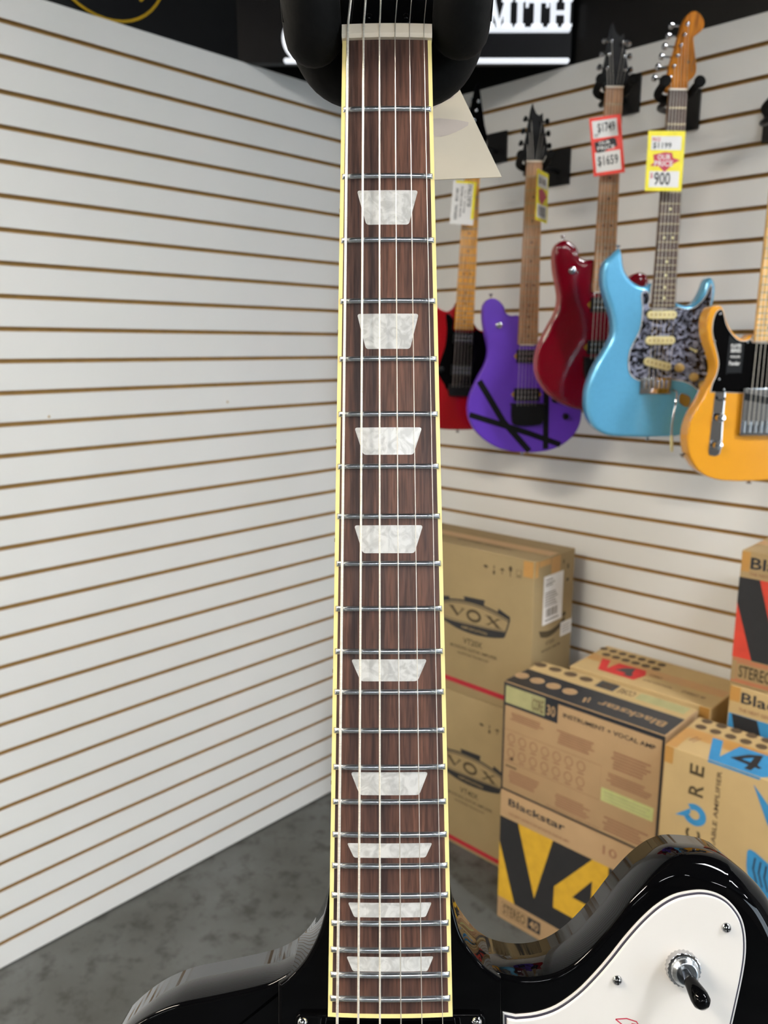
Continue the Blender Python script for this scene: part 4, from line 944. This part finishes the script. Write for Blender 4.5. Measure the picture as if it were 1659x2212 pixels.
dk.front('lettering', 'card_pink', lambda m: m.text('30', 974, 682, 1000, 712, 0.9))
dk.front('lettering', 'ink', lambda m: m.text('INSTRUMENT + VOCAL AMP', 1023, 692, 1275, 704, 0.6))
def blocks(m):
    random.seed(3)
    for (x0, x1, z0, z1, n) in ((860, 968, 628, 652, 4), (1003, 1120, 612, 652, 6), (1160, 1268, 600, 650, 6), (1152, 1276, 556, 588, 5), (856, 966, 440, 480, 5), (1001, 1118, 430, 470, 6), (1150, 1274, 424, 466, 5)):
        for i in range(n):
            z = z1 - (z1 - z0) * i / n; a = random.uniform(0, 0.12) * (x1 - x0); b = random.uniform(0, 0.2) * (x1 - x0)
            m.rect(x0 + a, z - (z1 - z0) / n * 0.62, x1 - b, z, 0.6)
    for r in range(2):
        for i in range(7):
            x = 866 + i * 36; z = 575 - r * 44
            m.stroke([(x + 11 * math.cos(2 * math.pi * k / 14), z + 13 * math.sin(2 * math.pi * k / 14)) for k in range(14)], 3, 0.6, True); m.rect(x - 9, z - 22, x + 9, z - 18, 0.6)
    m.stroke([(846, 598), (1138, 598), (1138, 503), (846, 503)], 1.5, 0.6, True)
    m.text('www.blackstaramps.com  follow us for more', 983, 420, 1141, 427, 0.6)
dk.front('small_print', 'ink_brown', blocks)
dk.front('panel', 'ink_green', lambda m: m.rect(1142, 505, 1281, 541, 0.6)); dk.front('small_print', 'ink_sage', lambda m: [m.rect(1150, 511 + 9 * i, 1272 - 8 * (i % 2), 515 + 9 * i, 0.9) for i in range(3)])
dk.front('icon', 'ink_soft', lambda m: (m.flat([(862, 512), (872, 522), (876, 514), (868, 508)], 0.6), m.rect(850, 487, 886, 492, 0.6)))
for i in range(4):
    dk.top('badge', 'card_pink', lambda m: m.disc(853 + 50.5 * i, -413, 20, 20, 0.6, 24)); dk.top('badge', 'ink_soft', lambda m: m.disc(848 + 49 * i, -311, 19, 17, 0.6, 24))
dk.words('top', 'ink_brown', [('LIVE', 842 + 50.5 * i, -416, 864 + 50.5 * i, -410, 0.8, 180) for i in range(4)])
dk.words('top', 'card_pink', [('Blackstar', 1092, -437, 1272, -405, 0.7, 180)])
for q in ([(1052, -418), (1058, -418), (1066, -446), (1060, -446)], [(1062, -410), (1066, -410), (1074, -440), (1070, -440)]): dk.top('icon', 'card_pink', lambda m: m.flat(q, 0.7))
dk.top('panel', 'ink_navy', lambda m: m.rect(1032, -335, 1086, -288, 0.6)); dk.top('panel', 'ink_sage', lambda m: m.rect(1148, -335, 1280, -292, 0.6))
dk.words('top', 'ink_soft', [('CORE', 1094, -330, 1140, -298, 0.6, 180), ('30', 1046, -328, 1076, -298, 0.8, 180)])

# yellow and black printed carton on the floor
yl = Box(836, 1250, -473, -285, 0, 410, 'carton with large black and yellow number graphic, standing on the floor', 'card_pink')
def v4(b, f, ink, x, z, k=1.0, back='ink'):
    """black V and coloured 4 on a coloured band; x, z is the lower left corner of the band"""
    P = lambda L: [(x + (a - 836) * k, z + (c - 70) * k) for a, c in L]
    f('number_graphic', ink, lambda m: m.flat(P([(838, 70), (1244, 70), (1244, 328), (838, 328)]), 0.4))
    f('number_graphic', back, lambda m: (m.flat(P([(838, 328), (898, 328), (960, 123), (1011, 328), (1129, 328), (1021, 193), (1021, 128), (1132, 128), (1132, 70), (896, 70), (838, 248)]), 0.6), m.flat(P([(1132, 266), (1077, 189), (1132, 189)]), 0.6), m.flat(P([(1176, 328), (1244, 328), (1244, 70), (1176, 70), (1176, 128), (1200, 128), (1200, 189), (1176, 189)]), 0.6)))
v4(yl, yl.front, 'ink_yellow', 836, 70)
yl.front('lettering', 'ink_navy', lambda m: m.text('Blackstar', 864, 370, 1045, 392, 0.5))
yl.words('front', 'ink_brown', [('THE NEXT GENERATION OF DIGITAL GUITAR AMPS', 866, 342, 1060, 350, 0.5), ('10', 1156, 358, 1196, 384, 0.5)])
yl.front('lettering', 'ink_olive', lambda m: m.text('STEREO', 858, 22, 934, 52, 0.5)); yl.front('edge_line', 'ink_olive', lambda m: m.stroke([(853, 18), (938, 18), (938, 56), (853, 56)], 1.5, 0.5, True))
yl.front('panel', 'ink', lambda m: m.rect(942, 18, 984, 56, 0.5)); yl.front('lettering', 'card_pink', lambda m: m.text('40', 948, 24, 978, 50, 0.8))
yl.front('lettering', 'ink', lambda m: m.text('POWER AMPLIFIER', 1018, 12, 1200, 30, 0.5))

# blue printed carton at right, on another one
bx = Box(1312, 1740, -511, -318, 336, 736, 'carton with blue number graphic on top, right of the black-topped carton', 'card_pale')
bx.top('number_graphic', 'ink_blue', lambda m: m.flat([(1380, -404), (1404, -404), (1426, -482), (1442, -404), (1523, -404), (1560, -430), (1560, -470), (1524, -510), (1412, -510)], 0.5))
bx.front('number_graphic', 'ink_blue', lambda m: m.flat([(1411, 735.5), (1524, 735.5), (1522, 730), (1412, 730)], 0.3))
bx.top('number_graphic', 'ink', lambda m: (m.flat([(1444, -470), (1470, -428), (1496, -411), (1501, -463), (1513, -470), (1508, -478), (1500, -477), (1498, -497), (1484, -497), (1486, -476)], 0.7), m.flat([(1462, -462), (1484, -430), (1484, -462)], 0.7)))
bx.top('number_graphic', 'ink_blue', lambda m: m.flat([(1464, -460), (1484, -434), (1485, -461)], 0.9))
bx.top('badge', 'ink_soft', lambda m: [m.disc(1337 + 35 * i, -331, 13, 14, 0.6, 18) for i in range(11)] + [m.disc(1338 + 35 * i, -370, 13, 14, 0.6, 18) for i in range(11)])
bx.top('icon', 'ink_brown', lambda m: (m.flat([(1343, -455), (1347, -455), (1356, -425), (1352, -425)], 0.5), m.flat([(1352, -458), (1355, -458), (1364, -428), (1361, -428)], 0.5)))
bx.top('tape', 'tape', lambda m: m.rect(1314, -510, 1338, -398, 0.3)); bx.front('tape', 'tape', lambda m: m.rect(1314, 694, 1334, 735, 0.3))
bx.words('front', 'ink_olive', [('E', 1374, 688, 1406, 714, 0.5, 90), ('R', 1375, 638, 1408, 667, 0.5, 90), ('C', 1376, 522, 1410, 553, 0.5, 90)])
def ring(m):
    m.stroke([(1393 + 19 * math.cos(a), 591 + 19 * math.sin(a)) for a in [math.radians(d) for d in range(-150, 131, 10)]], 15, 0.5)
    m.flat([(1349, 574), (1382, 603), (1384, 592), (1380, 586), (1385, 581)], 0.5)
bx.front('logo', 'ink_blue', ring)
bx.front('lettering', 'ink_soft', lambda m: m.text('WEARABLE AMPLIFIER', 1434, 470, 1444, 718, 0.5, 90))
bx.front('graphic', 'ink_blue', lambda m: m.flat([(1511, 716), (1549, 676), (1554, 626), (1545, 640)], 0.5))
bx.front('graphic', 'ink_blue', lambda m: m.flat(catmull([(1519, 563), (1513, 535), (1520, 495), (1545, 462), (1580, 450), (1610, 470), (1612, 520), (1570, 540)], 4), 0.5))
bx.front('graphic', 'ink', lambda m: [m.stroke([(1530 + 12 * i, 548 - 4 * i), (1528 + 12 * i, 520 - 5 * i), (1538 + 12 * i, 490 - 5 * i)], 3.5, 0.7) for i in range(4)])
lo = Box(1310, 1745, -513, -316, 0, 334, 'carton at the floor beneath the blue printed one, right photo edge', 'card_pale')
lo.words('front', 'ink', [('1', 1562, 140, 1590, 250, 0.5), ('0', 1600, 140, 1650, 250, 0.5)])

# red printed carton lying behind, against the wall
rd = Box(908, 1318, -252, -34, 0, 735, 'carton with red number graphic on top, behind the black-topped one', 'card_pale')
rd.top('number_graphic', 'ink_red', lambda m: m.flat([(950, -138), (976, -138), (996, -196), (1004, -140), (1086, -138), (1100, -170), (1089, -221), (981, -221)], 0.5))
rd.top('number_graphic', 'ink_navy', lambda m: m.flat([(1018, -191), (1034, -160), (1058, -144), (1066, -186), (1074, -190), (1072, -208), (1052, -208), (1052, -192)], 0.7))
rd.top('badge', 'ink_soft', lambda m: [m.disc(916 + 30.5 * i, -66, 12, 13, 0.6, 16) for i in range(7)] + [m.disc(945 + 31 * i, -105, 13, 13, 0.6, 16) for i in range(6)])
rd.words('top', 'ink_soft', [('STEREO', 1107, -165, 1143, -151, 0.5), ('SUPER WIDE DIGITAL', 1108, -205, 1191, -196, 0.5), ('STEREO 40', 1218, -208, 1280, -194, 0.5)])
rd.front('tape', 'tape', lambda m: m.rect(1286, 690, 1312, 734, 0.3))

# two tall cartons at the photo edge
st = Box(1365, 1790, -285, -70, 832, 1166, 'carton with orange red and black graphic at the right photo edge', 'card')
v4(st, st.front, 'ink_orange', 1364, 901, 0.775)
st.front('lettering', 'ink_navy', lambda m: m.text('Blackstar', 1388, 1124, 1570, 1152, 0.5)); st.front('lettering', 'ink_brown', lambda m: m.text('THE NEXT GENERATION OF GUITAR AMPS', 1387, 1108, 1580, 1116, 0.5))
st.front('lettering', 'ink_olive', lambda m: m.text('STEREO', 1384, 853, 1460, 884, 0.5)); st.front('edge_line', 'ink_orange', lambda m: (m.stroke([(1378, 846), (1560, 846), (1560, 890), (1378, 890)], 1.5, 0.5, True), m.rect(1367, 895, 1786, 897, 0.5), m.rect(1367, 840, 1786, 842, 0.5)))
st.front('tape', 'tape', lambda m: m.rect(1367, 1116, 1386, 1164, 0.3))
s2_ = Box(1368, 1790, -288, -70, 0, 830, 'blue and black printed carton beneath the orange red one at the photo edge', 'card_pale')
s2_.front('number_graphic', 'ink_blue', lambda m: m.rect(1371, 500, 1786, 758, 0.4)); s2_.front('number_graphic', 'ink', lambda m: m.flat([(1378, 757), (1438, 757), (1500, 552), (1551, 757), (1669, 757), (1561, 622), (1561, 557), (1672, 557), (1672, 500), (1436, 500)], 0.6))
s2_.front('lettering', 'ink_navy', lambda m: m.text('Blackstar', 1397, 790, 1580, 818, 0.5)); s2_.front('lettering', 'ink_brown', lambda m: m.text('THE NEXT GENERATION OF GUITAR AMPS', 1394, 768, 1590, 777, 0.5))
s2_.front('tape', 'tape', lambda m: m.rect(1370, 790, 1394, 828, 0.3))
